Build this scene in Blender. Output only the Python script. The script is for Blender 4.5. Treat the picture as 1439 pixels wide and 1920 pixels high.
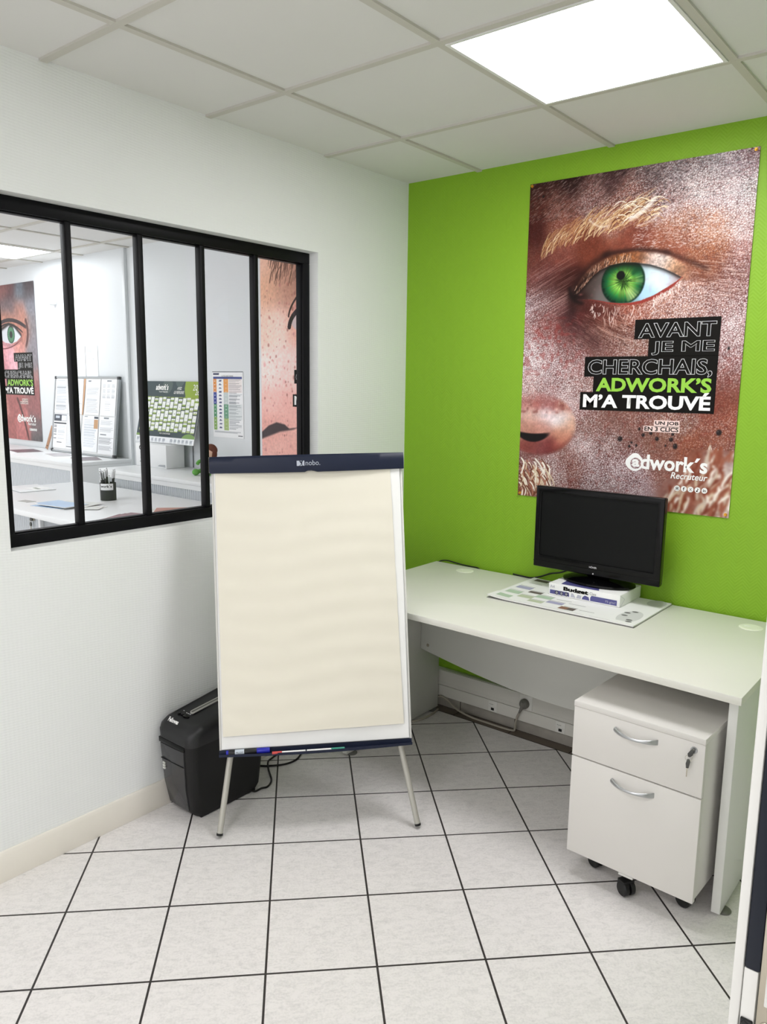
import bpy, bmesh, math, random
import numpy as np
from mathutils import Vector, Matrix, Euler

random.seed(7)
for _o in list(bpy.data.objects):
    bpy.data.objects.remove(_o)
SC = bpy.context.scene
COL = SC.collection
R = math.radians
PI = math.pi

# ------------------------------------------------------------------ camera
cam_d = bpy.data.cameras.new('camera')
cam = bpy.data.objects.new('camera', cam_d)
COL.objects.link(cam)
_yaw, _pit, _rol = R(129.085), R(-9.350), R(0.754)
_f = Vector((math.cos(_pit) * math.cos(_yaw), math.cos(_pit) * math.sin(_yaw), math.sin(_pit)))
_r = _f.cross(Vector((0, 0, 1))).normalized()
_u = _r.cross(_f)
_r2 = math.cos(_rol) * _r + math.sin(_rol) * _u
_u2 = -math.sin(_rol) * _r + math.cos(_rol) * _u
cam.matrix_world = Matrix(((_r2.x, _u2.x, -_f.x, 2.3284), (_r2.y, _u2.y, -_f.y, -3.0218),
                           (_r2.z, _u2.z, -_f.z, 1.5633), (0, 0, 0, 1)))
cam_d.sensor_fit = 'VERTICAL'
cam_d.sensor_height = 36.0
cam_d.lens = 1457.2 * 36.0 / 1920.0
cam_d.clip_start = 0.05
SC.camera = cam

# ------------------------------------------------------------------ world, light levels, exposure
PANEL = 13.0          # ceiling panel radiance
WORLD = 0.95          # daylight that comes in from the open side behind the camera
world = bpy.data.worlds.new('daylight')
SC.world = world
world.use_nodes = True
_bg = world.node_tree.nodes['Background']
_bg.inputs[0].default_value = (1.0, 0.985, 0.985, 1)
_bg.inputs[1].default_value = WORLD
SC.view_settings.view_transform = 'Standard'
SC.view_settings.look = 'None'
SC.view_settings.exposure = 0.62
SC.view_settings.gamma = 1.0
SC.view_settings.use_curve_mapping = False
SC.cycles.use_denoising = True

# ------------------------------------------------------------------ helpers
def lin(c):
    if isinstance(c, str):
        c = c.lstrip('#')
        c = tuple(int(c[k:k + 2], 16) / 255 for k in (0, 2, 4))
    return tuple((v / 12.92 if v <= 0.04045 else ((v + 0.055) / 1.055) ** 2.4) for v in c)

MATS = {}
def mat(name, col, rough=0.5, spec=0.5, metal=0.0, var=0.03, vscale=40.0, bump=0.0, bscale=200.0, emit=0.0, coat=0.0):
    if name in MATS:
        return MATS[name]
    m = bpy.data.materials.new(name)
    m.use_nodes = True
    nt = m.node_tree
    b = nt.nodes['Principled BSDF']
    c = lin(col)
    tc = nt.nodes.new('ShaderNodeTexCoord')
    nz = nt.nodes.new('ShaderNodeTexNoise')
    nz.inputs['Scale'].default_value = vscale
    nz.inputs['Detail'].default_value = 3
    nt.links.new(tc.outputs['Object'], nz.inputs['Vector'])
    mx = nt.nodes.new('ShaderNodeMix')
    mx.data_type = 'RGBA'
    mx.inputs[6].default_value = (*[v * (1 - var) for v in c], 1)
    mx.inputs[7].default_value = (*[min(1, v * (1 + var)) for v in c], 1)
    nt.links.new(nz.outputs['Fac'], mx.inputs[0])
    nt.links.new(mx.outputs[2], b.inputs['Base Color'])
    b.inputs['Roughness'].default_value = rough
    b.inputs['Specular IOR Level'].default_value = spec
    b.inputs['Metallic'].default_value = metal
    b.inputs['Coat Weight'].default_value = coat
    if emit:
        b.inputs['Emission Color'].default_value = (*c, 1)
        b.inputs['Emission Strength'].default_value = emit
    if bump:
        n2 = nt.nodes.new('ShaderNodeTexNoise')
        n2.inputs['Scale'].default_value = bscale
        bp = nt.nodes.new('ShaderNodeBump')
        bp.inputs['Strength'].default_value = bump
        bp.inputs['Distance'].default_value = 0.002
        nt.links.new(tc.outputs['Object'], n2.inputs['Vector'])
        nt.links.new(n2.outputs['Fac'], bp.inputs['Height'])
        nt.links.new(bp.outputs['Normal'], b.inputs['Normal'])
    MATS[name] = m
    return m

def painted_mat(name, rough=0.35, spec=0.5):
    if name in MATS:
        return MATS[name]
    m = bpy.data.materials.new(name)
    m.use_nodes = True
    nt = m.node_tree
    b = nt.nodes['Principled BSDF']
    at = nt.nodes.new('ShaderNodeAttribute')
    at.attribute_name = 'Print'
    nt.links.new(at.outputs['Color'], b.inputs['Base Color'])
    b.inputs['Roughness'].default_value = rough
    b.inputs['Specular IOR Level'].default_value = spec
    MATS[name] = m
    return m

class G:
    """collects shapes in one bmesh"""
    def __init__(s):
        s.b = bmesh.new()
    def _x(s, vs, M):
        return [s.b.verts.new((M @ Vector(v)) if M is not None else Vector(v)) for v in vs]
    def box(s, x0, x1, y0, y1, z0, z1, M=None):
        v = s._x([(x0, y0, z0), (x1, y0, z0), (x1, y1, z0), (x0, y1, z0), (x0, y0, z1), (x1, y0, z1), (x1, y1, z1), (x0, y1, z1)], M)
        for f in ((3, 2, 1, 0), (4, 5, 6, 7), (0, 1, 5, 4), (1, 2, 6, 5), (2, 3, 7, 6), (3, 0, 4, 7)):
            s.b.faces.new([v[k] for k in f])
        return s
    def rings(s, loops, c0=True, c1=True, closed=True, M=None):
        L = [s._x(l, M) for l in loops]
        n = len(L[0])
        for a, b in zip(L, L[1:]):
            for k in range(n if closed else n - 1):
                s.b.faces.new((a[k], a[(k + 1) % n], b[(k + 1) % n], b[k]))
        if c0: s.b.faces.new(list(reversed(L[0])))
        if c1: s.b.faces.new(L[-1])
        return s
    def cyl(s, p0, p1, r0, r1=None, n=24, M=None):
        return s.tube([p0, p1], [r0, r0 if r1 is None else r1], n, M)
    def tube(s, pts, r, n=10, M=None, flat=None):
        pts = [Vector(p) for p in pts]
        if not isinstance(r, (list, tuple)): r = [r] * len(pts)
        t0 = (pts[1] - pts[0]).normalized()
        nrm = t0.orthogonal().normalized()
        loops = []
        for k, p in enumerate(pts):
            t = (pts[min(k + 1, len(pts) - 1)] - pts[max(k - 1, 0)]).normalized()
            nrm = (nrm - t * nrm.dot(t)).normalized()
            bn = t.cross(nrm)
            loops.append([p + r[k] * (math.cos(2 * PI * j / n) * nrm + math.sin(2 * PI * j / n) * bn) for j in range(n)])
        return s.rings(loops, M=M)
    def prism(s, poly, axis, a, b, M=None):
        def P(p, t):
            return {'x': (t, p[0], p[1]), 'y': (p[0], t, p[1]), 'z': (p[0], p[1], t)}[axis]
        return s.rings([[P(p, a) for p in poly], [P(p, b) for p in poly]], M=M)
    def ell(s, c, rx, ry, rz, nu=20, nv=12, M=None):
        loops = []
        for k in range(1, nv):
            t = PI * k / nv
            loops.append([(c[0] + rx * math.sin(t) * math.cos(2 * PI * j / nu), c[1] + ry * math.sin(t) * math.sin(2 * PI * j / nu), c[2] - rz * math.cos(t)) for j in range(nu)])
        return s.rings(loops, M=M)
    def face(s, pts, M=None):
        s.b.faces.new(s._x(pts, M))
        return s
    def ringframe(s, o, i, y0, y1, M=None):
        """rectangular frame in XZ: o, i = (x0, x1, z0, z1)"""
        def c(q, y): return [(q[0], y, q[2]), (q[1], y, q[2]), (q[1], y, q[3]), (q[0], y, q[3])]
        L = [s._x(l, M) for l in (c(o, y0), c(i, y0), c(i, y1), c(o, y1))]
        for a, b in zip(L, L[1:] + L[:1]):
            for k in range(4):
                s.b.faces.new((a[k], a[(k + 1) % 4], b[(k + 1) % 4], b[k]))
        return s
    def build(s, name, m, parent=None, bevel=0.0, seg=2, ang=35, loc=None, rot=None):
        b = s.b
        bmesh.ops.recalc_face_normals(b, faces=b.faces)
        if bevel:
            es = [e for e in b.edges if len(e.link_faces) == 2 and e.calc_face_angle(0) > R(30)]
            bmesh.ops.bevel(b, geom=es, offset=bevel, segments=seg, affect='EDGES', clamp_overlap=True, profile=0.5)
        for f in b.faces: f.smooth = True
        for e in b.edges:
            e.smooth = len(e.link_faces) == 2 and e.calc_face_angle(0) < R(ang)
        me = bpy.data.meshes.new(name)
        b.to_mesh(me)
        b.free()
        return link(name, me, m, parent, loc, rot)

def link(name, me, m, parent=None, loc=None, rot=None):
    o = bpy.data.objects.new(name, me)
    COL.objects.link(o)
    if m is not None:
        me.materials.clear()
        me.materials.append(m)
    if parent is not None: o.parent = parent
    if loc is not None: o.location = loc
    if rot is not None: o.rotation_euler = rot
    return o

def tag(o, label=None, cat=None, group=None, kind=None):
    for k, v in (('label', label), ('category', cat), ('group', group), ('kind', kind)):
        if v: o[k] = v
    return o

def thing(name, label, cat, loc=(0, 0, 0), rotz=0.0, group=None, M=None):
    o = bpy.data.objects.new(name, None)
    COL.objects.link(o)
    o.empty_display_size = 0.05
    if M is not None: o.matrix_world = M
    else:
        o.location = loc
        o.rotation_euler = (0, 0, rotz)
    return tag(o, label, cat, group)

def smooth_path(pts, k=6):
    P = [Vector(p) for p in pts]
    P = [2 * P[0] - P[1]] + P + [2 * P[-1] - P[-2]]
    out = []
    for a in range(1, len(P) - 2):
        for j in range(k):
            t = j / k
            p0, p1, p2, p3 = P[a - 1:a + 3]
            out.append(0.5 * ((2 * p1) + (-p0 + p2) * t + (2 * p0 - 5 * p1 + 4 * p2 - p3) * t * t + (-p0 + 3 * p1 - 3 * p2 + p3) * t ** 3))
    out.append(P[-2])
    return out

def text_bm(s, bold=0.0, outline=0.0, shear=0.0, res=3):
    cu = bpy.data.curves.new('lettering', 'FONT')
    cu.body = s
    cu.size = 1.0
    cu.offset = bold
    cu.shear = shear
    cu.resolution_u = res
    if outline:
        cu.fill_mode = 'NONE'
        cu.bevel_depth = outline
        cu.bevel_resolution = 1
    o = bpy.data.objects.new('lettering', cu)
    COL.objects.link(o)
    dg = bpy.context.evaluated_depsgraph_get()
    dg.update()
    me = bpy.data.meshes.new_from_object(o.evaluated_get(dg))
    bpy.data.objects.remove(o)
    bpy.data.curves.remove(cu)
    bm = bmesh.new()
    bm.from_mesh(me)
    bpy.data.meshes.remove(me)
    return bm

def lettering(s, x0, x1, z0, z1, y, m, parent, name='lettering', bold=0.0, outline=0.0, shear=0.0, M=None, flat=False, keep=False):
    """text fitted to a rectangle; stands in XZ facing -Y, or (flat) lies in XY facing +Z with z0,z1 as y range and y as height"""
    bm = text_bm(s, bold, outline, shear)
    xs = [v.co.x for v in bm.verts]
    ys = [v.co.y for v in bm.verts]
    a, b, c, d = min(xs), max(xs), min(ys), max(ys)
    for v in bm.verts:
        X = x0 + (v.co.x - a) / (b - a) * (x1 - x0)
        Z = z0 + (v.co.y - c) / (d - c) * (z1 - z0)
        dz = v.co.z * (x1 - x0) / (b - a)
        q = Vector((X, Z, y + dz)) if flat else Vector((X, y - dz, Z))
        v.co = (M @ q) if M is not None else q
    me = bpy.data.meshes.new(name)
    bm.to_mesh(me)
    bm.free()
    return link(name, me, m, parent)

def srgb2lin(a):
    return np.where(a <= 0.04045, a / 12.92, ((a + 0.055) / 1.055) ** 2.4)

def printed(name, img, w, h, m, parent, M=None, bend=None, loc=None, rot=None):
    """a printed sheet: grid of w x h metres standing in XZ (x 0..w, z 0..h), facing -Y; img rows run top to bottom, sRGB"""
    H, W = img.shape[:2]
    X, Z = np.meshgrid(np.linspace(0, w, W), np.linspace(h, 0, H))
    Y = np.zeros_like(X) if bend is None else bend(X, Z)
    co = np.stack([X, Y, Z], -1).reshape(-1, 3)
    if M is not None:
        A = np.array(M)
        co = co @ A[:3, :3].T + A[:3, 3]
    i = np.arange(H * W).reshape(H, W)
    q = np.stack([i[1:, :-1], i[1:, 1:], i[:-1, 1:], i[:-1, :-1]], -1).reshape(-1, 4)
    me = bpy.data.meshes.new(name)
    me.vertices.add(len(co))
    me.vertices.foreach_set('co', co.ravel().astype(np.float32))
    me.loops.add(q.size)
    me.loops.foreach_set('vertex_index', q.ravel().astype(np.int32))
    me.polygons.add(len(q))
    me.polygons.foreach_set('loop_start', np.arange(0, q.size, 4, dtype=np.int32))
    me.update(calc_edges=True)
    at = me.color_attributes.new('Print', 'FLOAT_COLOR', 'POINT')
    c = np.ones((H * W, 4), np.float32)
    c[:, :3] = srgb2lin(np.clip(img.reshape(-1, 3), 0, 1))
    at.data.foreach_set('color', c.ravel())
    me.polygons.foreach_set('use_smooth', [True] * len(q))
    return link(name, me, m, parent, loc, rot)

# numpy painting -----------------------------------------------------
RNG = np.random.default_rng(5)
def hexf(c): return np.array([int(c[k:k + 2], 16) / 255 for k in (0, 2, 4)])
def vnoise(H, W, cell):
    gy, gx = int(H / cell) + 3, int(W / cell) + 3
    g = RNG.random((gy, gx))
    y, x = np.meshgrid(np.arange(H) / cell, np.arange(W) / cell, indexing='ij')
    iy, ix = y.astype(int), x.astype(int)
    fy, fx = y - iy, x - ix
    fy, fx = fy * fy * (3 - 2 * fy), fx * fx * (3 - 2 * fx)
    return (g[iy, ix] * (1 - fy) * (1 - fx) + g[iy + 1, ix] * fy * (1 - fx) + g[iy, ix + 1] * (1 - fy) * fx + g[iy + 1, ix + 1] * fy * fx)
def worley(H, W, cell):
    gy, gx = int(H / cell) + 4, int(W / cell) + 4
    jy, jx, idv = RNG.random((gy, gx)), RNG.random((gy, gx)), RNG.random((gy, gx))
    y, x = np.meshgrid(np.arange(H) / cell + 1, np.arange(W) / cell + 1, indexing='ij')
    iy, ix = y.astype(int), x.astype(int)
    f1 = np.full((H, W), 9.0); f2 = f1.copy(); cid = np.zeros((H, W))
    for dy in (-1, 0, 1):
        for dx in (-1, 0, 1):
            a, b = iy + dy, ix + dx
            d = np.hypot(a + jy[a, b] - y, b + jx[a, b] - x)
            new = d < f1
            f2 = np.where(new, f1, np.minimum(f2, d))
            cid = np.where(new, idv[a, b], cid)
            f1 = np.where(new, d, f1)
    return f1, f2, cid
def mixc(img, a, col):
    a = np.clip(a, 0, 1)[..., None]
    img[:] = img * (1 - a) + np.asarray(col) * a
def sstep(e0, e1, x):
    t = np.clip((x - e0) / (e1 - e0), 0, 1)
    return t * t * (3 - 2 * t)
def stroke(img, pts, col, w, a, s):
    """pts in metres along a curve, s = metres per pixel"""
    H, W = img.shape[:2]
    P = np.array(pts, float) / s
    L = np.hypot(*np.diff(P, axis=0).T).sum()
    n = max(2, int(L / 0.7))
    t = np.linspace(0, 1, n)
    if len(P) == 3:
        q = (1 - t)[:, None] ** 2 * P[0] + (2 * t * (1 - t))[:, None] * P[1] + (t ** 2)[:, None] * P[2]
    else:
        q = P[0] + t[:, None] * (P[-1] - P[0])
    r = max(0.6, w / s / 2)
    k = int(r + 2)
    for (x, y), tt in zip(q, t):
        xi, yi = int(x), int(y)
        x0, x1, y0, y1 = max(0, xi - k), min(W, xi + k + 1), max(0, yi - k), min(H, yi + k + 1)
        if x0 >= x1 or y0 >= y1: continue
        gy, gx = np.mgrid[y0:y1, x0:x1]
        m = np.clip(r + 0.5 - np.hypot(gx - x, gy - y), 0, 1) * a * min(1.0, 4 * (1 - tt) + 0.2)
        img[y0:y1, x0:x1] = img[y0:y1, x0:x1] * (1 - m[..., None]) + np.asarray(col) * m[..., None]
def colour_field(H, W, s, spec, sig):
    pts = [p.split(',') for p in spec.split()]
    y, x = np.meshgrid(np.arange(H) * s, np.arange(W) * s, indexing='ij')
    num = np.zeros((H, W, 3)); den = np.zeros((H, W))
    for a, b, c in pts:
        d2 = (x - float(a) / 1000) ** 2 + (y - float(b) / 1000) ** 2
        w = np.exp(-d2 / (2 * sig * sig)) + 1e-5 / (d2 + 0.01)
        num += w[..., None] * hexf(c); den += w
    return num / den[..., None]
def curve_y(x, pts):
    px, py = zip(*pts)
    return np.interp(x, px, py)

# ------------------------------------------------------------------ setting: materials
H = 2.478
def node_mat(name):
    m = bpy.data.materials.new(name)
    m.use_nodes = True
    nt = m.node_tree
    def N(t, **kw):
        n = nt.nodes.new(t)
        for k, v in kw.items(): setattr(n, k, v)
        return n
    def L(a, b): nt.links.new(a, b)
    return m, nt, nt.nodes['Principled BSDF'], N, L
def mth(N, L, op, a, b=None):
    n = N('ShaderNodeMath', operation=op)
    for k, v in ((0, a), (1, b)):
        if v is None: continue
        if isinstance(v, (int, float)): n.inputs[k].default_value = v
        else: L(v, n.inputs[k])
    return n.outputs[0]

def floor_material():
    m, nt, b, N, L = node_mat('floor_tiles')
    tc = N('ShaderNodeTexCoord')
    sub = N('ShaderNodeVectorMath', operation='SUBTRACT'); sub.inputs[1].default_value = (-0.5632, -1.1417, 0)
    L(tc.outputs['Object'], sub.inputs[0])
    an = 0.7898
    d1 = N('ShaderNodeVectorMath', operation='DOT_PRODUCT'); d1.inputs[1].default_value = (math.cos(an), math.sin(an), 0)
    d2 = N('ShaderNodeVectorMath', operation='DOT_PRODUCT'); d2.inputs[1].default_value = (math.sin(an), -math.cos(an), 0)
    for d in (d1, d2): L(sub.outputs[0], d.inputs[0])
    cb = N('ShaderNodeCombineXYZ')
    L(d1.outputs['Value'], cb.inputs[0]); L(d2.outputs['Value'], cb.inputs[1])
    br = N('ShaderNodeTexBrick', offset=0.0, squash=1.0)
    br.inputs['Scale'].default_value = 1.0
    br.inputs['Brick Width'].default_value = 0.3007
    br.inputs['Row Height'].default_value = 0.3007
    br.inputs['Mortar Size'].default_value = 0.0033
    br.inputs['Mortar Smooth'].default_value = 0.15
    br.inputs['Color1'].default_value = (0.55, 0.55, 0.55, 1)
    br.inputs['Color2'].default_value = (0.45, 0.45, 0.45, 1)
    L(cb.outputs[0], br.inputs['Vector'])
    n1 = N('ShaderNodeTexNoise'); n1.inputs['Scale'].default_value = 24; n1.inputs['Detail'].default_value = 8; n1.inputs['Roughness'].default_value = 0.75; n1.inputs['Distortion'].default_value = 1.2
    mp = N('ShaderNodeMapping'); mp.inputs['Scale'].default_value = (1.0, 2.2, 1); mp.inputs['Rotation'].default_value = (0, 0, 0.5)
    L(cb.outputs[0], mp.inputs[0]); L(mp.outputs[0], n1.inputs['Vector'])
    n2 = N('ShaderNodeTexNoise'); n2.inputs['Scale'].default_value = 160; n2.inputs['Detail'].default_value = 4
    L(cb.outputs[0], n2.inputs['Vector'])
    s = mth(N, L, 'ADD', mth(N, L, 'MULTIPLY', n1.outputs['Fac'], 0.75), mth(N, L, 'MULTIPLY', n2.outputs['Fac'], 0.35))
    rp = N('ShaderNodeValToRGB')
    rp.color_ramp.elements[0].position = 0.36; rp.color_ramp.elements[0].color = (*lin('d2cfcd'), 1)
    rp.color_ramp.elements[1].position = 0.60; rp.color_ramp.elements[1].color = (*lin('ebe7e5'), 1)
    L(s, rp.inputs[0])
    mx = N('ShaderNodeMix', data_type='RGBA')
    mx.inputs[7].default_value = (*lin('332e2d'), 1)
    L(br.outputs['Fac'], mx.inputs[0]); L(rp.outputs[0], mx.inputs[6])
    L(mx.outputs[2], b.inputs['Base Color'])
    b.inputs['Roughness'].default_value = 0.42
    b.inputs['Specular IOR Level'].default_value = 0.35
    bp = N('ShaderNodeBump'); bp.inputs['Strength'].default_value = 0.5; bp.inputs['Distance'].default_value = 0.0015
    hh = mth(N, L, 'SUBTRACT', mth(N, L, 'MULTIPLY', n2.outputs['Fac'], 0.12), br.outputs['Fac'])
    L(hh, bp.inputs['Height']); L(bp.outputs[0], b.inputs['Normal'])
    return m

def weave_material(name, col, pitch, chevron=0.0, bump=0.35, axis=0, rough=0.6):
    """painted glass-fibre wall covering: fine relief, chevron when chevron > 0"""
    m, nt, b, N, L = node_mat(name)
    tc = N('ShaderNodeTexCoord'); sp = N('ShaderNodeSeparateXYZ')
    L(tc.outputs['Object'], sp.inputs[0])
    hx, hz = sp.outputs[axis], sp.outputs[2]
    if chevron:
        zz = mth(N, L, 'PINGPONG', mth(N, L, 'ADD', hx, 10.0), chevron)
        ph = mth(N, L, 'ADD', hz, mth(N, L, 'MULTIPLY', zz, 1.0))
        h = mth(N, L, 'SINE', mth(N, L, 'MULTIPLY', ph, 2 * PI / pitch))
    else:
        a = mth(N, L, 'SINE', mth(N, L, 'MULTIPLY', mth(N, L, 'ADD', hz, mth(N, L, 'MULTIPLY', hx, 0.08)), 2 * PI / pitch))
        c = mth(N, L, 'SINE', mth(N, L, 'MULTIPLY', hx, 2 * PI / (pitch * 1.6)))
        h = mth(N, L, 'ADD', mth(N, L, 'MULTIPLY', a, 0.8), mth(N, L, 'MULTIPLY', c, 0.35))
    nz = N('ShaderNodeTexNoise'); nz.inputs['Scale'].default_value = 90; nz.inputs['Detail'].default_value = 3
    L(tc.outputs['Object'], nz.inputs['Vector'])
    h = mth(N, L, 'ADD', h, mth(N, L, 'MULTIPLY', nz.outputs['Fac'], 1.2))
    bp = N('ShaderNodeBump'); bp.inputs['Strength'].default_value = bump; bp.inputs['Distance'].default_value = 0.0006
    L(h, bp.inputs['Height']); L(bp.outputs[0], b.inputs['Normal'])
    c = lin(col)
    n2 = N('ShaderNodeTexNoise'); n2.inputs['Scale'].default_value = 3; L(tc.outputs['Object'], n2.inputs['Vector'])
    mx = N('ShaderNodeMix', data_type='RGBA')
    mx.inputs[6].default_value = (*[v * 0.985 for v in c], 1); mx.inputs[7].default_value = (*[min(1, v * 1.015) for v in c], 1)
    L(n2.outputs['Fac'], mx.inputs[0]); L(mx.outputs[2], b.inputs['Base Color'])
    b.inputs['Roughness'].default_value = rough
    b.inputs['Specular IOR Level'].default_value = 0.3
    return m

def glass_material():
    m, nt, b, N, L = node_mat('window_glass')
    nt.nodes.remove(b)
    out = nt.nodes['Material Output']
    tr = N('ShaderNodeBsdfTransparent'); tr.inputs[0].default_value = (0.975, 0.985, 0.985, 1)
    gl = N('ShaderNodeBsdfGlossy'); gl.inputs['Roughness'].default_value = 0.01
    fr = N('ShaderNodeFresnel'); fr.inputs['IOR'].default_value = 1.35
    mx = N('ShaderNodeMixShader')
    L(fr.outputs[0], mx.inputs[0]); L(tr.outputs[0], mx.inputs[1]); L(gl.outputs[0], mx.inputs[2])
    L(mx.outputs[0], out.inputs['Surface'])
    return m

M_floor = floor_material()
M_left = weave_material('white_wall_weave', 'eceeed', 0.0085, axis=1, bump=0.3)
M_green = weave_material('green_wall_weave', '86b32a', 0.013, chevron=0.026, axis=0, bump=0.35, rough=0.5)
M_far = weave_material('office_wall_weave', 'e1e5e8', 0.006, axis=0, bump=0.15, rough=0.4)
M_tile = mat('ceiling_tile', 'dfdedb', 0.9, 0.1, var=0.02, vscale=3, bump=0.1, bscale=500)
M_tbar = mat('ceiling_bar', 'c9c6bd', 0.6, 0.2, var=0.01)
M_skirtw = mat('painted_baseboard', 'ebe6dc', 0.5, 0.3, var=0.015)
M_black = mat('black_frame_paint', '0d0d10', 0.45, 0.15, var=0.06)
M_glass = glass_material()
M_reveal = mat('plaster_reveal', 'd5d7d6', 0.7, 0.2, var=0.01)

# ------------------------------------------------------------------ setting: shell
def struct(o):
    o['kind'] = 'structure'
    return o
XW, XE, YS = -6.2, 3.0, -4.2
struct(G().box(XW, XE, YS, 0.32, -0.12, 0).build('floor', M_floor))
cei = struct(G().box(XW, XE, YS, 0.32, H + 0.006, H + 0.12).build('ceiling', M_tile))
g = G()
bw = 0.012
for k in range(0, 5):
    x = 0.387 + 0.6 * k
    g.box(x - bw, x + bw, YS, 0, H - 0.001, H + 0.007)
for m_ in range(0, 7):
    y = -0.56 - 0.6 * m_
    g.box(0, XE, y - bw, y + bw, H - 0.0016, H + 0.007)
for k in range(0, 6):
    x = -2.63 + 0.6 * (k - 1)
    g.box(x - bw, x + bw, YS, 0.22, H - 0.001, H + 0.007)
for k in range(0, 5):
    x = -3.83 - 0.6 * k
    g.box(x - bw, x + bw, YS, 0.22, H - 0.001, H + 0.007)
for m_ in range(0, 7):
    y = 0.01 - 0.6 * m_
    g.box(XW, -0.1, y - bw, y + bw, H - 0.0016, H + 0.007)
g.build('grid', M_tbar, cei)
# partition with its window opening
WY0, WY1, WZ0, WZ1 = -1.945, -0.606, 1.047, 2.096
g = G()
g.box(-0.1, 0, YS, WY0, 0, H + 0.006).box(-0.1, 0, WY1, 0.22, 0, H + 0.006)
g.box(-0.1, 0, WY0, WY1, 0, WZ0).box(-0.1, 0, WY0, WY1, WZ1, H + 0.006)
struct(g.build('wall_left', M_left))
struct(G().box(0, XE, 0, 0.32, 0, H + 0.006).build('wall_back', M_green))
struct(G().box(XW, -0.1, 0.22, 0.32, 0, H + 0.006).build('wall_office', M_far))
struct(G().box(XE - 0.1, XE, YS, 0, 0, H + 0.006).build('wall_right', M_left))
struct(G().prism([(0, 0), (0.013, 0), (0.013, 0.088), (0.009, 0.1), (0, 0.1)], 'y', YS, 0).build('baseboard_left', M_skirtw, bevel=0.0008))
# tiled skirting and dark edging strip along the green wall
M_skt = mat('grey_skirting_tile', 'a5a097', 0.45, 0.4, var=0.18, vscale=22)
M_strip = mat('brown_edging_tile', '6d6257', 0.45, 0.4, var=0.12, vscale=20)
M_groutd = mat('dark_grout', '37322f', 0.9, 0.1)
g, g2 = G(), G()
xs = [0.0] + [0.079 + 0.3 * k for k in range(0, 10)]
for a, b in zip(xs, xs[1:] + [2.9]):
    if b - a < 0.01: continue
    g.box(a + 0.002, min(b, 2.9) - 0.002, -0.012, 0, 0.002, 0.075)
    g2.box(a + 0.002, min(b, 2.9) - 0.002, -0.069, -0.014, -0.004, 0.0012)
bb = struct(g.build('baseboard_back', M_skt, bevel=0.001))
G().box(0, 2.9, -0.0095, 0, 0.0, 0.074).build('grout', M_groutd, bb)
t1 = struct(g2.build('trim_1', M_strip))
G().box(0, 2.9, -0.0725, -0.011, -0.004, 0.0006).build('grout', M_groutd, t1)

# ------------------------------------------------------------------ window in the partition
win = struct(thing('window_1', None, None, (-0.07, (WY0 + WY1) / 2, WZ0)))
def W(x, y, z): return (x + 0.07, y - (WY0 + WY1) / 2, z - WZ0)
def wbox(g, x0, x1, y0, y1, z0, z1):
    a, b = W(x0, y0, z0), W(x1, y1, z1)
    g.box(a[0], b[0], a[1], b[1], a[2], b[2])
iy0, iy1, iz0, iz1 = -1.905, -0.643, 1.087, 2.053
g = G()
wbox(g, -0.093, -0.05, WY0, WY1, WZ0, iz0); wbox(g, -0.093, -0.05, WY0, WY1, iz1, WZ1)
wbox(g, -0.093, -0.05, WY0, iy0, iz0, iz1); wbox(g, -0.093, -0.05, iy1, WY1, iz0, iz1)
g.build('frame', M_black, win, bevel=0.002)
g = G()   # thin glazing bead inside the frame
e = 0.004
wbox(g, -0.09, -0.062, iy0, iy1, iz0, iz0 + e); wbox(g, -0.09, -0.062, iy0, iy1, iz1 - e, iz1)
wbox(g, -0.09, -0.062, iy0, iy0 + e, iz0, iz1); wbox(g, -0.09, -0.062, iy1 - e, iy1, iz0, iz1)
g.build('glazing_bead', M_black, win, bevel=0.0015)
muls = [-1.677, -1.4165, -1.156, -0.8965]
for y in muls:
    g = G(); wbox(g, -0.086, -0.056, y - 0.0108, y + 0.0108, iz0 - 0.002, iz1 + 0.002)
    g.build('mullion', M_black, win, bevel=0.0025)
edges = [iy0] + muls + [iy1]
for a, b in zip(edges, edges[1:]):
    g = G(); p = W(-0.076, a, iz0); q = W(-0.076, b, iz1)
    g.face([(p[0], p[1], p[2]), (q[0], q[1], p[2]), (q[0], q[1], q[2]), (p[0], p[1], q[2])])
    g.build('pane', M_glass, win)

# ------------------------------------------------------------------ door leaf at the right edge of the view
M_alu = mat('white_aluminium', 'd9d8d3', 0.4, 0.5, var=0.02)
M_navyg = mat('navy_gasket', '121824', 0.4, 0.3, var=0.1)
M_steel = mat('brushed_steel', 'b9b2a2', 0.32, 0.5, metal=0.9, var=0.08, vscale=60)
M_dark = mat('black_plastic', '121213', 0.4, 0.4, var=0.08)
door = struct(thing('door_1', None, None, (2.157, -2.2, 0)))
G().box(0.0, 0.010, -0.012, 0.03, 0.01, 2.04).build('edge_profile', M_alu, door, bevel=0.0015)
G().box(0.0105, 0.0265, -0.0115, 0.028, 0.962, 2.035).build('gasket', M_navyg, door, bevel=0.003)
G().box(0.0105, 0.0245, -0.010, 0.028, 0.01, 0.962).build('rebate', M_alu, door, bevel=0.001)
G().box(0.012, 0.024, -0.014, -0.0102, 0.880, 0.905).cyl((0.014, -0.012, 0.902), (0.024, -0.012, 0.896), 0.004).build('latch_stop', M_dark, door, bevel=0.001)
G().box(0.0265, 0.062, -0.0125, -0.0085, 0.82, 1.06).build('lock_plate', M_steel, door, bevel=0.0015)
G().box(0.033, 0.040, -0.0145, -0.012, 0.93, 1.0).build('strike', M_alu, door, bevel=0.001)
g = G().cyl((0.037, -0.0128, 0.905), (0.037, -0.0142, 0.905), 0.0065, 0.0055).build('screw', M_steel, door)
G().box(0.0265, 0.85, -0.0085, 0.03, 0.01, 2.04).build('leaf', M_alu, door, bevel=0.002)

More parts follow.
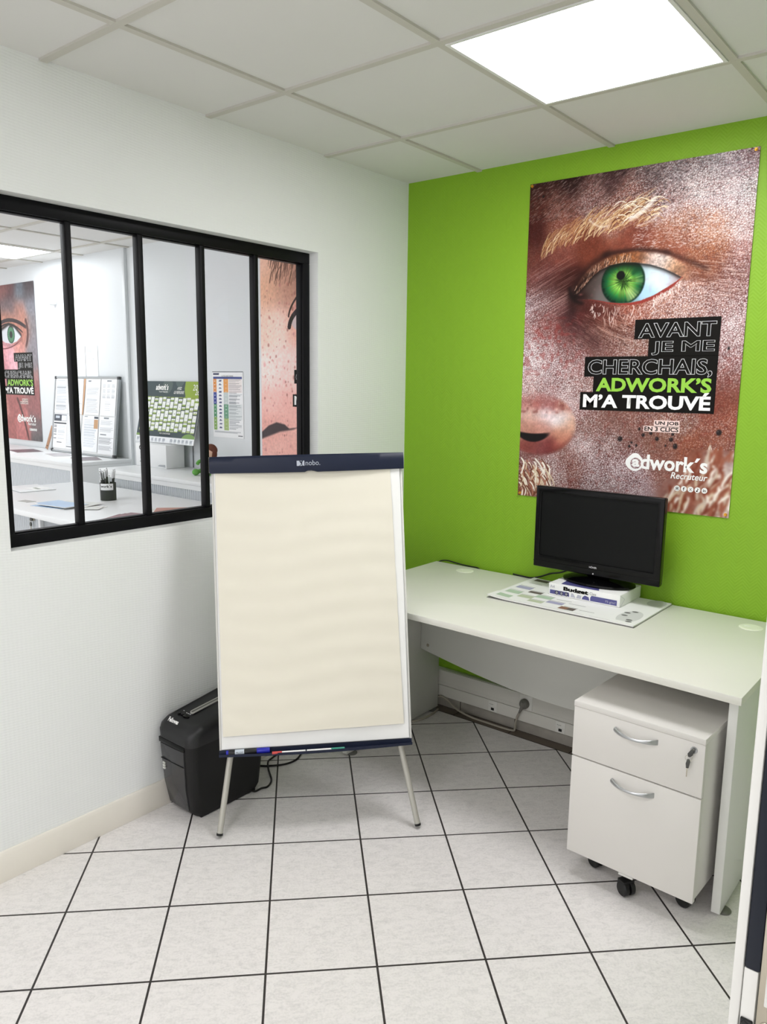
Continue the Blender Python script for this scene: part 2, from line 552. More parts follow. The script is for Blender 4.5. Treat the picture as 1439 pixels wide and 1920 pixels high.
# ------------------------------------------------------------------ ceiling light panels
M_diff = mat('lit_diffuser', 'fdfcff', 0.6, emit=PANEL, var=0.0)
M_diff2 = mat('lit_diffuser_cool', 'f7fbff', 0.6, emit=PANEL * 0.8, var=0.0)
M_lframe = mat('panel_frame', 'e8e8e6', 0.5, 0.3, var=0.01)
def light_panel(cx, cy, label, group=None, m=None):
    t = thing('ceiling_light', label, 'ceiling light', (cx, cy, H), 0, group)
    s, q = 0.287, 0.276
    M = Matrix.Rotation(R(90), 4, 'X')
    G().ringframe((-s, s, -s, s), (-q, q, -q, q), -0.0045, 0.004, M=Matrix.Rotation(R(-90), 4, 'X')).build('frame', M_lframe, t)
    G().box(-q, q, -q, q, -0.001, 0.004).build('diffuser', m or M_diff, t)
    return t
light_panel(1.287, -0.86, 'bright square LED panel set in the suspended ceiling above the desk', )
light_panel(1.287, -3.26, 'square LED ceiling panel behind the camera, near the doorway')
light_panel(-3.53, -0.29, 'bright LED ceiling panel in the neighbouring office, seen through the leftmost window pane', m=M_diff2)
light_panel(-1.73, -2.09, 'added unseen LED ceiling panel brightening the neighbouring office, nearest the partition', m=M_diff2)  # added out of view to brighten the office

# ------------------------------------------------------------------ posters
M_print = painted_mat('glossy_poster_print', 0.35, 0.2)
M_paperprint = painted_mat('matt_paper_print', 0.6, 0.3)
M_ink = mat('black_print', '0f0d0a', 0.5, 0.12, var=0.02)
M_white = mat('white_print', 'f4f4f2', 0.4, 0.4, var=0.01)
M_lime = mat('lime_print', '8fc63f', 0.4, 0.4, var=0.01)
M_line = mat('pale_outline_print', 'd6d6d8', 0.4, 0.4, var=0.01)
M_tint = mat('pale_pink_print', 'e9cfc9', 0.5, 0.3, var=0.02)
PW, PH = 0.888, 1.30

def poster_text(root, layers=True):
    """slogan, job line, logo and icons; sheet coordinates U right, V down, root at the sheet's bottom centre"""
    def X(u): return u - PW / 2
    def Z(v): return PH - v
    g = G()
    yb = -0.0058
    for (u0, u1, v0, v1) in ((0.485, 0.805, 0.566, 0.640), (0.543, 0.805, 0.640, 0.706), (0.285, 0.805, 0.705, 0.784), (0.326, 0.805, 0.784, 0.846), (0.272, 0.805, 0.846, 0.918)):
        g.box(X(u0), X(u1), yb, -0.0045, Z(v1), Z(v0))
    g.build('slogan_panel', M_ink, root)
    yt = -0.0062
    for s, u0, u1, v0, v1 in (('AVANT', 0.500, 0.792, 0.581, 0.636), ('JE ME', 0.556, 0.791, 0.650, 0.702), ('CHERCHAIS,', 0.299, 0.789, 0.716, 0.786)):
        lettering(s, X(u0), X(u1), Z(v1), Z(v0), yt, M_line, root, 'outlined_lettering', outline=0.012, bold=0.022)
    lettering('ADWORK\u2019S', X(0.339), X(0.790), Z(0.843), Z(0.788), yt, M_lime, root, 'green_lettering', bold=0.035)
    lettering('M\u2019A TROUV\u00c9', X(0.286), X(0.791), Z(0.908), Z(0.842), yt, M_white, root, 'white_lettering', bold=0.035)
    g = G()
    g.box(X(0.585), X(0.683), -0.0052, -0.0043, Z(0.974), Z(0.949)).box(X(0.545), X(0.685), -0.0052, -0.0043, Z(0.995), Z(0.972))
    g.build('job_line_panel', M_tint, root)
    lettering('UN JOB', X(0.590), X(0.680), Z(0.970), Z(0.953), -0.0056, M_ink, root, 'job_lettering', bold=0.025)
    lettering('EN 3 CLICS', X(0.549), X(0.681), Z(0.992), Z(0.975), -0.0056, M_ink, root, 'job_lettering', bold=0.025)
    # logo: an a in a round badge, then the rest of the word
    g = G()
    n = 40
    c = (0.520, 1.120)
    o, i = [], []
    for k in range(n):
        a = 2 * PI * k / n
        r1 = 0.033 + 0.006 * max(0, math.cos(a - PI)) ** 6 + 0.006 * max(0, math.cos(a - PI / 2)) ** 6
        o.append((X(c[0]) + r1 * math.cos(a), -0.0052, Z(c[1]) + r1 * math.sin(a)))
        i.append((X(c[0] + 0.003) + 0.022 * math.cos(a), -0.0052, Z(c[1] + 0.002) + 0.022 * math.sin(a)))
    g.rings([o, i], c0=False, c1=False)
    g.build('logo_badge', M_white, root)
    lettering('a', X(0.508), X(0.539), Z(1.136), Z(1.105), -0.0056, M_white, root, 'logo_lettering', bold=0.04)
    lettering('dwork\u00b4s', X(0.543), X(0.799), Z(1.143), Z(1.084), -0.0056, M_white, root, 'logo_lettering', bold=0.03)
    lettering('Recruteur', X(0.664), X(0.802), Z(1.170), Z(1.145), -0.0056, M_white, root, 'tagline_lettering', bold=0.015, shear=0.2)
    for k in range(5):
        u = 0.692 + 0.0255 * k
        ic = G().cyl((X(u), -0.0044, Z(1.206)), (X(u), -0.0054, Z(1.206)), 0.0108, n=28).build('icon', M_white, root)
        if k == 0:
            r = 0.0058
            g = G().ringframe((X(u) - r, X(u) + r, Z(1.206) - r, Z(1.206) + r), (X(u) - r + .0014, X(u) + r - .0014, Z(1.206) - r + .0014, Z(1.206) + r - .0014), -0.0058, -0.0054)
            g.cyl((X(u), -0.0054, Z(1.206)), (X(u), -0.0058, Z(1.206)), 0.0028, n=14)
            g.build('glyph', M_ink, ic)
        elif k == 3:
            g = G().box(X(u) - 0.0004, X(u) + 0.0014, -0.0058, -0.0054, Z(1.206) - 0.005, Z(1.206) + 0.006)
            g.cyl((X(u) - 0.0016, -0.0054, Z(1.206) - 0.0042), (X(u) - 0.0016, -0.0058, Z(1.206) - 0.0042), 0.003, n=14)
            g.box(X(u) + 0.001, X(u) + 0.0045, -0.0058, -0.0054, Z(1.206) + 0.0022, Z(1.206) + 0.0042)
            g.build('glyph', M_ink, ic)
        else:
            s, wd, hh = {1: ('f', 0.0032, 0.0066), 2: ('X', 0.0052, 0.0055), 4: ('in', 0.005, 0.0052)}[k]
            lettering(s, X(u) - wd, X(u) + wd, Z(1.206) - hh, Z(1.206) + hh, -0.0058, M_ink, ic, 'glyph', bold=0.02 if k != 2 else 0.0)

def lid_curves():
    up = [(0.214, 0.468), (0.24, 0.448), (0.27, 0.418), (0.30, 0.386), (0.33, 0.366), (0.37, 0.352), (0.42, 0.346), (0.47, 0.350), (0.53, 0.362), (0.58, 0.380), (0.62, 0.400), (0.650, 0.417)]
    lo = [(0.214, 0.468), (0.25, 0.476), (0.29, 0.478), (0.33, 0.485), (0.37, 0.494), (0.42, 0.500), (0.46, 0.500), (0.50, 0.494), (0.55, 0.477), (0.60, 0.450), (0.63, 0.432), (0.650, 0.417)]
    return up, lo

FIELD_EYE = "13,17,3a2422 184,25,2e1d1e 352,27,4a3536 509,29,6b5f60 620,31,8a8489 727,34,8d8d92 814,28,b5a9b5 872,11,8f7078 17,80,5a3028 144,97,7a4f45 273,75,8f6a62 437,97,a8796a 591,132,a98d8a 697,98,efdcda 768,121,c9b4b4 856,134,e6dde2 23,201,4a2420 150,206,8a5444 362,176,a87560 635,229,b07a5c 744,255,c08a6c 866,248,cdb4ae 27,297,6a3a30 155,293,7d4438 284,274,6f3828 448,275,7a4030 603,290,8d4f38 749,318,a5653f 874,344,b08078 13,394,7a4a44 114,369,6a3c38 188,406,3a1d18 755,388,8a5238 827,436,a07a72 887,426,94706c 18,484,b0a0a4 101,464,8f7a7c 166,492,6e4c4a 214,550,4a2a28 299,522,5a2c26 385,542,7d4236 482,539,a05a44 582,521,b78a78 692,498,b99688 800,518,a98880 884,543,c0a8a8 13,584,b08a88 106,570,8d5a56 200,614,6f4644 305,609,604038 405,604,85604f 473,637,977a6a 842,611,c5b0b0 892,648,b59a98 17,676,d8ccd0 112,677,b89a9a 221,671,8a6a68 351,665,7c5c54 443,675,8a6a60 843,717,b09090 21,752,e0d6da 135,760,d0c0c4 243,752,a88a88 842,789,8a5a50 25,836,c8a8a4 138,826,b09090 230,834,c0b0b0 282,817,a48880 835,876,7a4030 10,922,a0605a 260,898,b8a0a0 326,970,8a6c64 412,966,7a564c 533,946,8a6458 650,941,94705f 855,948,9a5a44 298,1086,b4a4a4 400,1047,94807c 499,1042,7c5a50 595,1036,7a5444 850,1051,8a5440 41,1173,8a6460 157,1172,a89090 247,1140,8a6258 380,1147,9c8a8c 505,1121,a89498 623,1097,86584a 735,1074,8d5038 848,1118,c0b4b0 46,1260,7a4a3a 112,1219,b8a08a 384,1212,a09090 552,1221,a08c90 653,1188,8a6054 743,1180,94604c 856,1215,b8a48c 712,1260,8a4a38 824,1271,a08068 872,1154,c8bcb0 881,1272,b09a90"  # printed skin tones; the pale top right also has lamp glare painted in
FIELD_DARK = "475,50,4a2f33 414,8,7a4a48 635,83,5a626c 797,70,3c3438 814,184,6a6a72 457,181,5d5055 618,212,9a6a5f 684,329,a8705e 811,334,6a6468 441,297,b57560 673,421,9a5f50 343,515,c88a90 580,504,c08078 790,508,6f6a70 309,634,b07078 399,603,d8a0ac 216,1043,b87a70 431,996,8a4a48 574,1193,a05a58 316,1205,8a4845 819,1182,5a4a4c 838,1025,7d4a4a 853,1299,4a4648"

def blur(a, r):
    """box blur twice along both axes, a is (H, W) or (H, W, C)"""
    for _ in range(2):
        for ax in (0, 1):
            pad = [(0, 0)] * a.ndim
            pad[ax] = (r + 1, r)
            c = np.cumsum(np.pad(a, pad, mode='edge'), axis=ax)
            n = a.shape[ax]
            hi = np.take(c, range(2 * r + 1, 2 * r + 1 + n), axis=ax)
            lo = np.take(c, range(0, n), axis=ax)
            a = (hi - lo) / (2 * r + 1)
    return a
def soft_stroke(img, pts, col, w, a, s, r):
    m = np.zeros(img.shape[:2] + (1,))
    stroke(m, pts, [1.0], w, 1.0, s)
    mixc(img, blur(m, r)[..., 0] * a, hexf(col))

def paint_eye(s):
    Hh, Ww = int(PH / s) + 1, int(PW / s) + 1
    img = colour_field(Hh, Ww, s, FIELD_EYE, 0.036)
    U, V = np.meshgrid(np.arange(Ww) * s, np.arange(Hh) * s)
    img = np.clip(0.5 + (img - 0.5) * 1.28 + 0.045, 0, 1)
    img = img.mean(-1, keepdims=True) * 0.18 + img * 0.82
    lum = img.mean(-1)
    n = vnoise(Hh, Ww, 3) * 0.5 + vnoise(Hh, Ww, 9) * 0.5
    big = vnoise(Hh, Ww, 26)
    # skin grain: glistening cells between dark red creases, strongest on the cheek and forehead
    smooth_zone = np.exp(-(((U - 0.40) / 0.30) ** 2 + ((V - 0.33) / 0.11) ** 2))
    nose = np.exp(-(((U - 0.09) / 0.165) ** 4 + ((V - 0.985) / 0.125) ** 4))
    blurred_edge = np.clip(sstep(1.12, 1.25, V + 0.35 * (U - 0.55)) + 0.0, 0, 1) * (U > 0.55)
    area = np.clip(0.35 + 0.9 * sstep(0.28, 0.60, lum), 0, 1) * (1 - 0.85 * smooth_zone) * (1 - 0.8 * nose) * (1 - 0.6 * blurred_edge)
    wob = [(vnoise(Hh, Ww, 14) - 0.5) * 6 for _ in range(2)]
    for cell, amp in ((0.0085, 0.85), (0.0052, 0.7)):
        f1, f2, cid = worley(Hh, Ww, cell / s)
        crease = 1 - sstep(0.03, 0.34, f2 - f1)
        spark = (cid > 0.38) * (1 - sstep(0.10, 0.55, f1))
        mixc(img, crease * area * amp * 0.75 * (0.6 + 0.6 * big), hexf('4a1a18'))
        mixc(img, spark * area * amp * np.clip(0.06 + 1.15 * lum ** 1.2, 0, 1), hexf('fdf7f8'))
    img *= (0.88 + 0.24 * n)[..., None]
    red = sstep(0.55, 0.8, vnoise(Hh, Ww, 8)) * sstep(0.48, 0.58, V) * (1 - sstep(0.72, 0.84, V)) * (1 - sstep(0.16, 0.36, U))
    mixc(img, 0.38 * red, hexf('8e2a26'))
    dots = sstep(0.74, 0.86, vnoise(Hh, Ww, 6)) * sstep(0.62, 0.7, V) * (1 - nose)
    mixc(img, 0.22 * dots, hexf('7a2a20'))
    # fine streaks of the forehead
    for _ in range(1500):
        u, v = RNG.uniform(0.0, 0.66), RNG.uniform(0.0, 0.16)
        l = RNG.uniform(0.008, 0.022)
        c = hexf('1e1414') if RNG.random() < 0.55 else hexf('b79f99')
        stroke(img, [(u, v), (u + l * 0.8, v - l * 0.7 + 0.004)], c, 0.002, 0.32, s)
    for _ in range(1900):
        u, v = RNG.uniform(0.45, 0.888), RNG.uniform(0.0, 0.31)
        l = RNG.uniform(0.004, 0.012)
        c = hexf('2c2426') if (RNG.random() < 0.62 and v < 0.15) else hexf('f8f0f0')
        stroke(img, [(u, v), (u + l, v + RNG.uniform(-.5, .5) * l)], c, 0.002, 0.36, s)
    # fan of wrinkles left of the inner corner and right of the outer corner
    for _ in range(260):
        t = RNG.random()
        u0, v0 = RNG.uniform(0.0, 0.18), RNG.normal(0.43, 0.055)
        stroke(img, [(u0, v0 + 0.02), (u0 + 0.03, v0 + 0.004), (u0 + 0.075, v0 - 0.016)], hexf('3c1a17' if t < .6 else 'caa29a'), 0.002, 0.22, s)
    for _ in range(240):
        u0, v0 = RNG.uniform(0.68, 0.86), RNG.uniform(0.34, 0.50)
        l = RNG.uniform(0.015, 0.04)
        stroke(img, [(u0, v0), (u0 + l, v0 + l * 0.22)], hexf('5a2c22' if RNG.random() < .5 else 'e6c8bc'), 0.002, 0.35, s)
    for _ in range(300):
        u0, v0 = RNG.uniform(0.20, 0.46), RNG.uniform(0.53, 0.66)
        l = RNG.uniform(0.01, 0.03)
        stroke(img, [(u0, v0), (u0 + l, v0 + l * 0.55)], hexf('34140f' if RNG.random() < .6 else 'b58e84'), 0.002, 0.35, s)
    # soft folds round the eye
    for pts, w, a, c, r in (
            ([(0.205, 0.47), (0.235, 0.37), (0.36, 0.310)], 0.030, 0.75, '1f0d0a', 7),
            ([(0.34, 0.312), (0.47, 0.292), (0.60, 0.328)], 0.014, 0.95, '1e0d0a', 4),
            ([(0.58, 0.322), (0.66, 0.352), (0.745, 0.398)], 0.012, 0.85, '2e140e', 4),
            ([(0.215, 0.52), (0.215, 0.45), (0.30, 0.375)], 0.030, 0.75, '160907', 7),
            ([(0.10, 0.42), (0.17, 0.40), (0.24, 0.36)], 0.06, 0.35, '3a1612', 14),
            ([(0.30, 0.545), (0.40, 0.615), (0.50, 0.63)], 0.006, 0.75, '4a2018', 2),
            ([(0.33, 0.585), (0.40, 0.632), (0.48, 0.645)], 0.004, 0.6, 'd0a898', 1),
            ([(0.22, 0.49), (0.30, 0.525), (0.40, 0.53)], 0.035, 0.5, '34130f', 8),
            ([(0.20, 0.53), (0.24, 0.60), (0.34, 0.66)], 0.05, 0.4, '35161a', 12),
            ([(0.66, 0.43), (0.72, 0.415), (0.80, 0.43)], 0.012, 0.5, '5a2a1e', 4)):
        soft_stroke(img, pts, c, w, a, s, r)
    # upper lid
    up, lo = lid_curves()
    yu, yl = curve_y(U, up), curve_y(U, lo)
    crease = curve_y(U, [(0.20, 0.455), (0.25, 0.385), (0.29, 0.345), (0.37, 0.312), (0.466, 0.303), (0.55, 0.316), (0.60, 0.332), (0.668, 0.372), (0.72, 0.40)])
    lid = sstep(-0.002, 0.012, V - crease) * sstep(-0.004, 0.004, yu + 0.012 - V) * sstep(0.214, 0.24, U) * (1 - sstep(0.64, 0.71, U))
    tone = colour_field(Hh, Ww, s, '230,440,3a1c14 260,400,523226 300,350,6d4838 350,328,7d4c32 420,322,9a6236 480,324,8a5434 540,334,cfb8ae 580,344,e8dcd8 620,368,b98d6a 660,395,a07058', 0.028)
    f1, f2, cid = worley(Hh, Ww, 4)
    tone = tone * (0.72 + 0.5 * n + 0.25 * (cid - 0.5))[..., None]
    a = blur(np.clip(lid, 0, 1), 1)[..., None] * 0.94
    img[:] = img * (1 - a) + tone * a
    for _ in range(170):
        u = RNG.uniform(0.23, 0.46)
        v = np.interp(u, *zip(*up)) - RNG.uniform(0.0, 0.035)
        stroke(img, [(u, v), (u + RNG.uniform(-.004, .004), v + .012), (u + RNG.uniform(-.016, .004), v + RNG.uniform(0.012, 0.026))], hexf('d8b49c' if RNG.random() < .5 else '2a120c'), 0.002, 0.55, s)
    # eyeball
    eye = sstep(-0.002, 0.003, V - yu) * sstep(-0.002, 0.003, yl - V) * (U > 0.214) * (U < 0.650)
    ball = colour_field(Hh, Ww, s, '225,468,1c0c0a 250,462,341a18 285,450,3a2c28 300,420,443733 325,450,6a605e 345,420,544c48 360,480,66625e 500,380,a8c0c8 540,385,d2e4ea 560,420,d8ecfa 600,412,cfe4f2 630,418,b09a9c 520,470,a9cdea 460,492,7fa2a8', 0.020)
    vein = sstep(0.72, 0.85, vnoise(Hh, Ww, 7)) * 0.10
    mixc(ball, vein, hexf('a8606a'))
    a = eye[..., None]
    img[:] = img * (1 - a) + ball * a
    cx, cy, ir = 0.424, 0.418, 0.088
    rr = np.hypot(U - cx, (V - cy))
    th = np.arctan2(V - cy, U - cx)
    fib = np.interp((th + PI) / (2 * PI) * 180, np.arange(181), RNG.random(181))
    fib2 = np.interp((th + PI) / (2 * PI) * 90, np.arange(91), RNG.random(91))
    t = np.clip(rr / ir, 0, 1)
    iris = np.zeros_like(img)
    stops = [(0, '20300f'), (0.22, '3b6a26'), (0.38, '86b850'), (0.56, '559a3a'), (0.74, '1b6a34'), (0.9, '0a3f24'), (1.0, '04190f')]
    for c in range(3):
        iris[..., c] = np.interp(t + 0.22 * (fib - 0.5), [q[0] for q in stops], [hexf(q[1])[c] for q in stops])
    iris *= (0.6 + 0.75 * fib * (1 - 0.3 * t))[..., None]
    wedge = np.exp(-((np.angle(np.exp(1j * (th - 0.85))) / 0.42) ** 2)) * sstep(0.30, 0.55, t) * (1 - sstep(0.86, 1.0, t))
    mixc(iris, wedge * (0.1 + 0.9 * fib2) * 0.85, hexf('e2ee9c'))
    wedge2 = np.exp(-((np.angle(np.exp(1j * (th + 0.15))) / 0.32) ** 2)) * sstep(0.5, 0.65, t) * (1 - sstep(0.86, 0.98, t))
    mixc(iris, wedge2 * (0.1 + 0.9 * fib2) * 0.6, hexf('b8dc8a'))
    mixc(iris, np.exp(-((np.angle(np.exp(1j * (th + 0.62))) / 0.22) ** 2)) * sstep(0.4, 0.55, t) * 0.8, hexf('0c4424'))
    mixc(iris, sstep(0.345, 0.40, 0.745 - V) * 0.75 * (V < 0.385), hexf('0d2b16'))
    a = ((1 - sstep(ir * 0.955, ir * 1.04, rr)) * eye)[..., None]
    img[:] = img * (1 - a) + iris * a
    mixc(img, (1 - sstep(0.014, 0.020, np.hypot(U - 0.414, V - 0.394))) * eye, hexf('0b0d0a'))
    mixc(img, np.exp(-((V - yu) / 0.012) ** 2) * eye * 0.85, hexf('140b08'))      # printed lash line
    # wet red lower rim
    wdt = np.interp(U, [0.3, 0.42, 0.52, 0.62, 0.65], [0.002, 0.006, 0.013, 0.013, 0.004])
    rim = sstep(-0.001, 0.002, V - yl) * sstep(-0.001, 0.002, yl + wdt - V) * (U > 0.29) * (U < 0.655)
    mixc(img, rim * 0.95, hexf('8f332b'))
    mixc(img, np.exp(-(((U - 0.245) / 0.025) ** 2 + ((V - 0.462) / 0.010) ** 2)) * 0.95, hexf('1a0a08'))
    mixc(img, np.exp(-(((U - 0.250) / 0.009) ** 2 + ((V - 0.457) / 0.005) ** 2)) * 0.7, hexf('7a4a44'))
    soft_stroke(img, [(0.200, 0.43), (0.208, 0.485), (0.262, 0.492)], '150806', 0.014, 0.9, s, 3)
    soft_stroke(img, [(0.30, 0.375), (0.23, 0.42), (0.218, 0.47)], '150806', 0.008, 0.8, s, 2)
    # pale lashes
    for _ in range(110):
        u = RNG.uniform(0.30, 0.66)
        v = np.interp(u, *zip(*lo)) + RNG.uniform(0.012, 0.07) * (0.5 + 0.5 * (u < 0.55))
        l = RNG.uniform(0.010, 0.040) * (1 if 0.35 < u < 0.52 else 0.6)
        stroke(img, [(u, v), (u + RNG.uniform(-.006, .010), v + l * 0.5), (u + RNG.uniform(-.012, .012), v + l)], hexf(('f6e8e2', 'd8b8ac')[int(RNG.integers(0, 2))]), 0.0021, 0.6, s)
    # blond brow
    def band(u): return np.interp(u, [0.05, 0.10, 0.18, 0.28, 0.41, 0.52, 0.57], [0.295, 0.265, 0.235, 0.205, 0.178, 0.165, 0.170])
    for _ in range(330):
        q = RNG.random()
        u0 = 0.06 + 0.44 * q
        v0 = band(u0) + RNG.uniform(-0.045, 0.045) * (0.55 + 0.6 * q)
        l = RNG.uniform(0.03, 0.085)
        an = RNG.uniform(0.75, 1.25) * (1 - q) + RNG.uniform(0.05, 0.75) * q
        du, dv = l * math.cos(an), -l * math.sin(an)
        c = hexf(('e0c08e', 'c8935f', 'f0dcb6', 'a8714a', '6f3d28', 'b98860')[int(RNG.integers(0, 6))])
        stroke(img, [(u0, v0), (u0 + du * 0.35 - .006, v0 + dv * 0.75), (u0 + du, v0 + dv)], c, 0.0023, 0.55, s)
    for _ in range(70):
        u0, v0 = RNG.uniform(0.36, 0.54), RNG.uniform(0.130, 0.205)
        l = RNG.uniform(0.03, 0.06)
        stroke(img, [(u0, v0), (u0 + l * 0.5, v0 - l * 0.55), (u0 + l, v0 - l * RNG.uniform(-0.3, 0.5))], hexf(('fbf3e2', 'ecd6b0', 'b98a60', '5a2c1c')[int(RNG.integers(0, 4))]), 0.0028, 0.7, s)
    soft_stroke(img, [(0.44, 0.185), (0.50, 0.165), (0.53, 0.12)], 'f4ece6', 0.016, 0.7, s, 2)
    soft_stroke(img, [(0.47, 0.215), (0.54, 0.205), (0.56, 0.165)], 'e9d8cc', 0.004, 0.8, s, 1)
    soft_stroke(img, [(0.27, 0.17), (0.31, 0.215), (0.36, 0.20)], 'efe2d0', 0.005, 0.7, s, 1)
    # nose tip
    e = ((U - 0.085) / 0.178) ** 2 + ((V - 0.985) / 0.134) ** 2
    ns = 1 - sstep(0.80, 1.06, e)
    tone = colour_field(Hh, Ww, s, '20,880,b07068 80,880,963c36 150,890,7d2c28 200,895,a8604c 40,940,d8b4aa 120,942,f0e2e6 190,950,f4ecee 235,985,d2a48c 30,1000,c08a78 100,1000,c98f80 200,1030,c48c74 230,1050,b4705c 60,1075,84403a 150,1085,6e2a2a 190,1075,9a5044 100,1100,7c4040', 0.026)
    sp = sstep(0.70, 0.84, vnoise(Hh, Ww, 5))
    mixc(tone, sp * 0.5 * sstep(0.9, 0.94, 1.86 - V), hexf('e8c8b8'))
    mixc(tone, sstep(0.66, 0.9, vnoise(Hh, Ww, 9)) * 0.45 * (V < 0.94), hexf('6a2420'))
    tone = blur(tone, 1)
    a = (ns * 0.95 * (0.25 + 0.75 * sstep(0.855, 0.935, V + 0.12 * (U - 0.1))))[..., None]
    img[:] = img * (1 - a) + tone * (0.88 + 0.24 * n)[..., None] * a
    no = 1 - sstep(0.5, 1.25, ((U - 0.06) / 0.082) ** 2 + ((V - 1.044 + 0.25 * (U - 0.06) ** 2 / 0.08) / 0.019) ** 2)
    mixc(img, no, hexf('120b0d'))
    soft_stroke(img, [(0.02, 1.115), (0.15, 1.14), (0.26, 1.02)], '5a2420', 0.008, 0.6, s, 4)
    # moles
    for u, v, r in ((0.452, 1.028, .011), (0.545, 1.008, .008), (0.60, 1.02, .009), (0.655, 1.02, .009), (0.672, 1.045, .012), (0.492, 1.055, .006), (0.828, 0.985, .012), (0.528, 0.985, .007), (0.575, 1.0, .007), (0.50, 1.04, .005), (0.838, 0.68, .006), (0.66, 1.0, .006), (0.635, 1.045, .005), (0.062, 0.055, .006), (0.52, 1.05, .006)):
        d = np.hypot((U - u) * RNG.uniform(.8, 1.3), (V - v))
        mixc(img, (1 - sstep(r * 0.55, r * 1.25, d)) * 0.92, hexf('151011'))
        mixc(img, (1 - sstep(0, r * 0.4, np.hypot(U - u + r * .3, V - v + r * .3))) * 0.5, hexf('9a8a8c'))
    # out-of-focus blond hair in both lower corners
    lay = img.copy()
    for _ in range(90):
        u, v = RNG.uniform(0.0, 0.14), RNG.uniform(1.13, 1.26)
        l = RNG.uniform(0.03, 0.08)
        stroke(lay, [(u, v), (u + 0.4 * l, v + 0.3 * l), (u + RNG.uniform(-.2, .8) * l, v + l)], hexf(('f4ece0', 'd8c4a8', '6a3a28', 'a8705a')[int(RNG.integers(0, 4))]), 0.0055, 0.6, s)
    for _ in range(170):
        u, v = RNG.uniform(0.62, 0.90), RNG.uniform(1.08, 1.32)
        if u + 0.75 * (v - 1.05) < 0.80: continue
        l = RNG.uniform(0.03, 0.07)
        stroke(lay, [(u, v), (u + 0.5 * l * RNG.uniform(-.4, .8), v - 0.5 * l), (u + RNG.uniform(-.2, .9) * l, v - l)], hexf(('f4ece2', 'd8c4aa', '7a3826', '9a5a44', 'c9b8a8', '8a4a34')[int(RNG.integers(0, 6))]), 0.009, 0.55, s)
    img = img * 0.15 + blur(lay, 2) * 0.85 * 1.0 if False else np.where(((U > 0.55) & (V > 1.05) & (U + 0.75 * (V - 1.05) > 0.74))[..., None], blur(lay, 2), lay)
    return img

def paint_portrait(s):
    """soft dark portrait detail, left office poster"""
    Hh, Ww = int(PH / s) + 1, int(PW / s) + 1
    img = colour_field(Hh, Ww, s, FIELD_DARK, 0.055)
    img = np.clip(img * 1.08 + 0.06, 0, 1)
    U, V = np.meshgrid(np.arange(Ww) * s, np.arange(Hh) * s)
    img *= (0.9 + 0.2 * vnoise(Hh, Ww, 5))[..., None]
    for pts, w, a, c in (([(0.22, 0.33), (0.45, 0.24), (0.72, 0.36)], 0.03, 0.75, '35262a'), ([(0.24, 0.36), (0.42, 0.27), (0.66, 0.40)], 0.014, 0.9, '241a1c'),
                         ([(0.72, 0.30), (0.78, 0.42), (0.70, 0.52)], 0.03, 0.35, '5a3a38'), ([(0.22, 0.52), (0.42, 0.55), (0.62, 0.46)], 0.01, 0.5, '7a3a42')):
        stroke(img, pts, hexf(c), w, a, s)
    yu = curve_y(U, [(0.24, 0.42), (0.30, 0.36), (0.42, 0.325), (0.52, 0.345), (0.60, 0.40), (0.64, 0.43)])
    yl = curve_y(U, [(0.24, 0.44), (0.34, 0.48), (0.45, 0.492), (0.55, 0.475), (0.64, 0.43)])
    eye = sstep(0, 0.006, V - yu) * sstep(0, 0.006, yl - V)
    mixc(img, eye, hexf('dfe4ea'))
    rr = np.hypot((U - 0.455) / 0.9, V - 0.413)
    th = np.arctan2(V - 0.413, U - 0.455)
    iris = (1 - sstep(0.068, 0.076, rr)) * eye
    mixc(img, iris, hexf('3f7a55'))
    mixc(img, iris * (0.5 + 0.5 * np.sin(th * 17)) * 0.4, hexf('8fc0a0'))
    mixc(img, (1 - sstep(0.026, 0.032, rr)) * eye, hexf('1c2422'))
    mixc(img, sstep(0.056, 0.07, rr) * iris, hexf('1e3a2c'))
    mixc(img, np.exp(-((V - yu) / 0.014) ** 2) * (U > 0.24) * (U < 0.64), hexf('22181a'))
    for k in range(26):
        u = 0.27 + 0.36 * k / 25
        v = np.interp(u, [0.24, 0.34, 0.45, 0.55, 0.64], [0.44, 0.48, 0.492, 0.475, 0.43])
        stroke(img, [(u, v), (u + (u - 0.45) * 0.12, v + 0.03)], hexf('3a2228'), 0.004, 0.6, s)
    stroke(img, [(0.20, 0.97), (0.28, 1.06), (0.22, 1.12)], hexf('6a3030'), 0.03, 0.5, s)
    stroke(img, [(0.50, 0.95), (0.60, 1.10), (0.66, 1.30)], hexf('5a2e2e'), 0.03, 0.4, s)
    return img

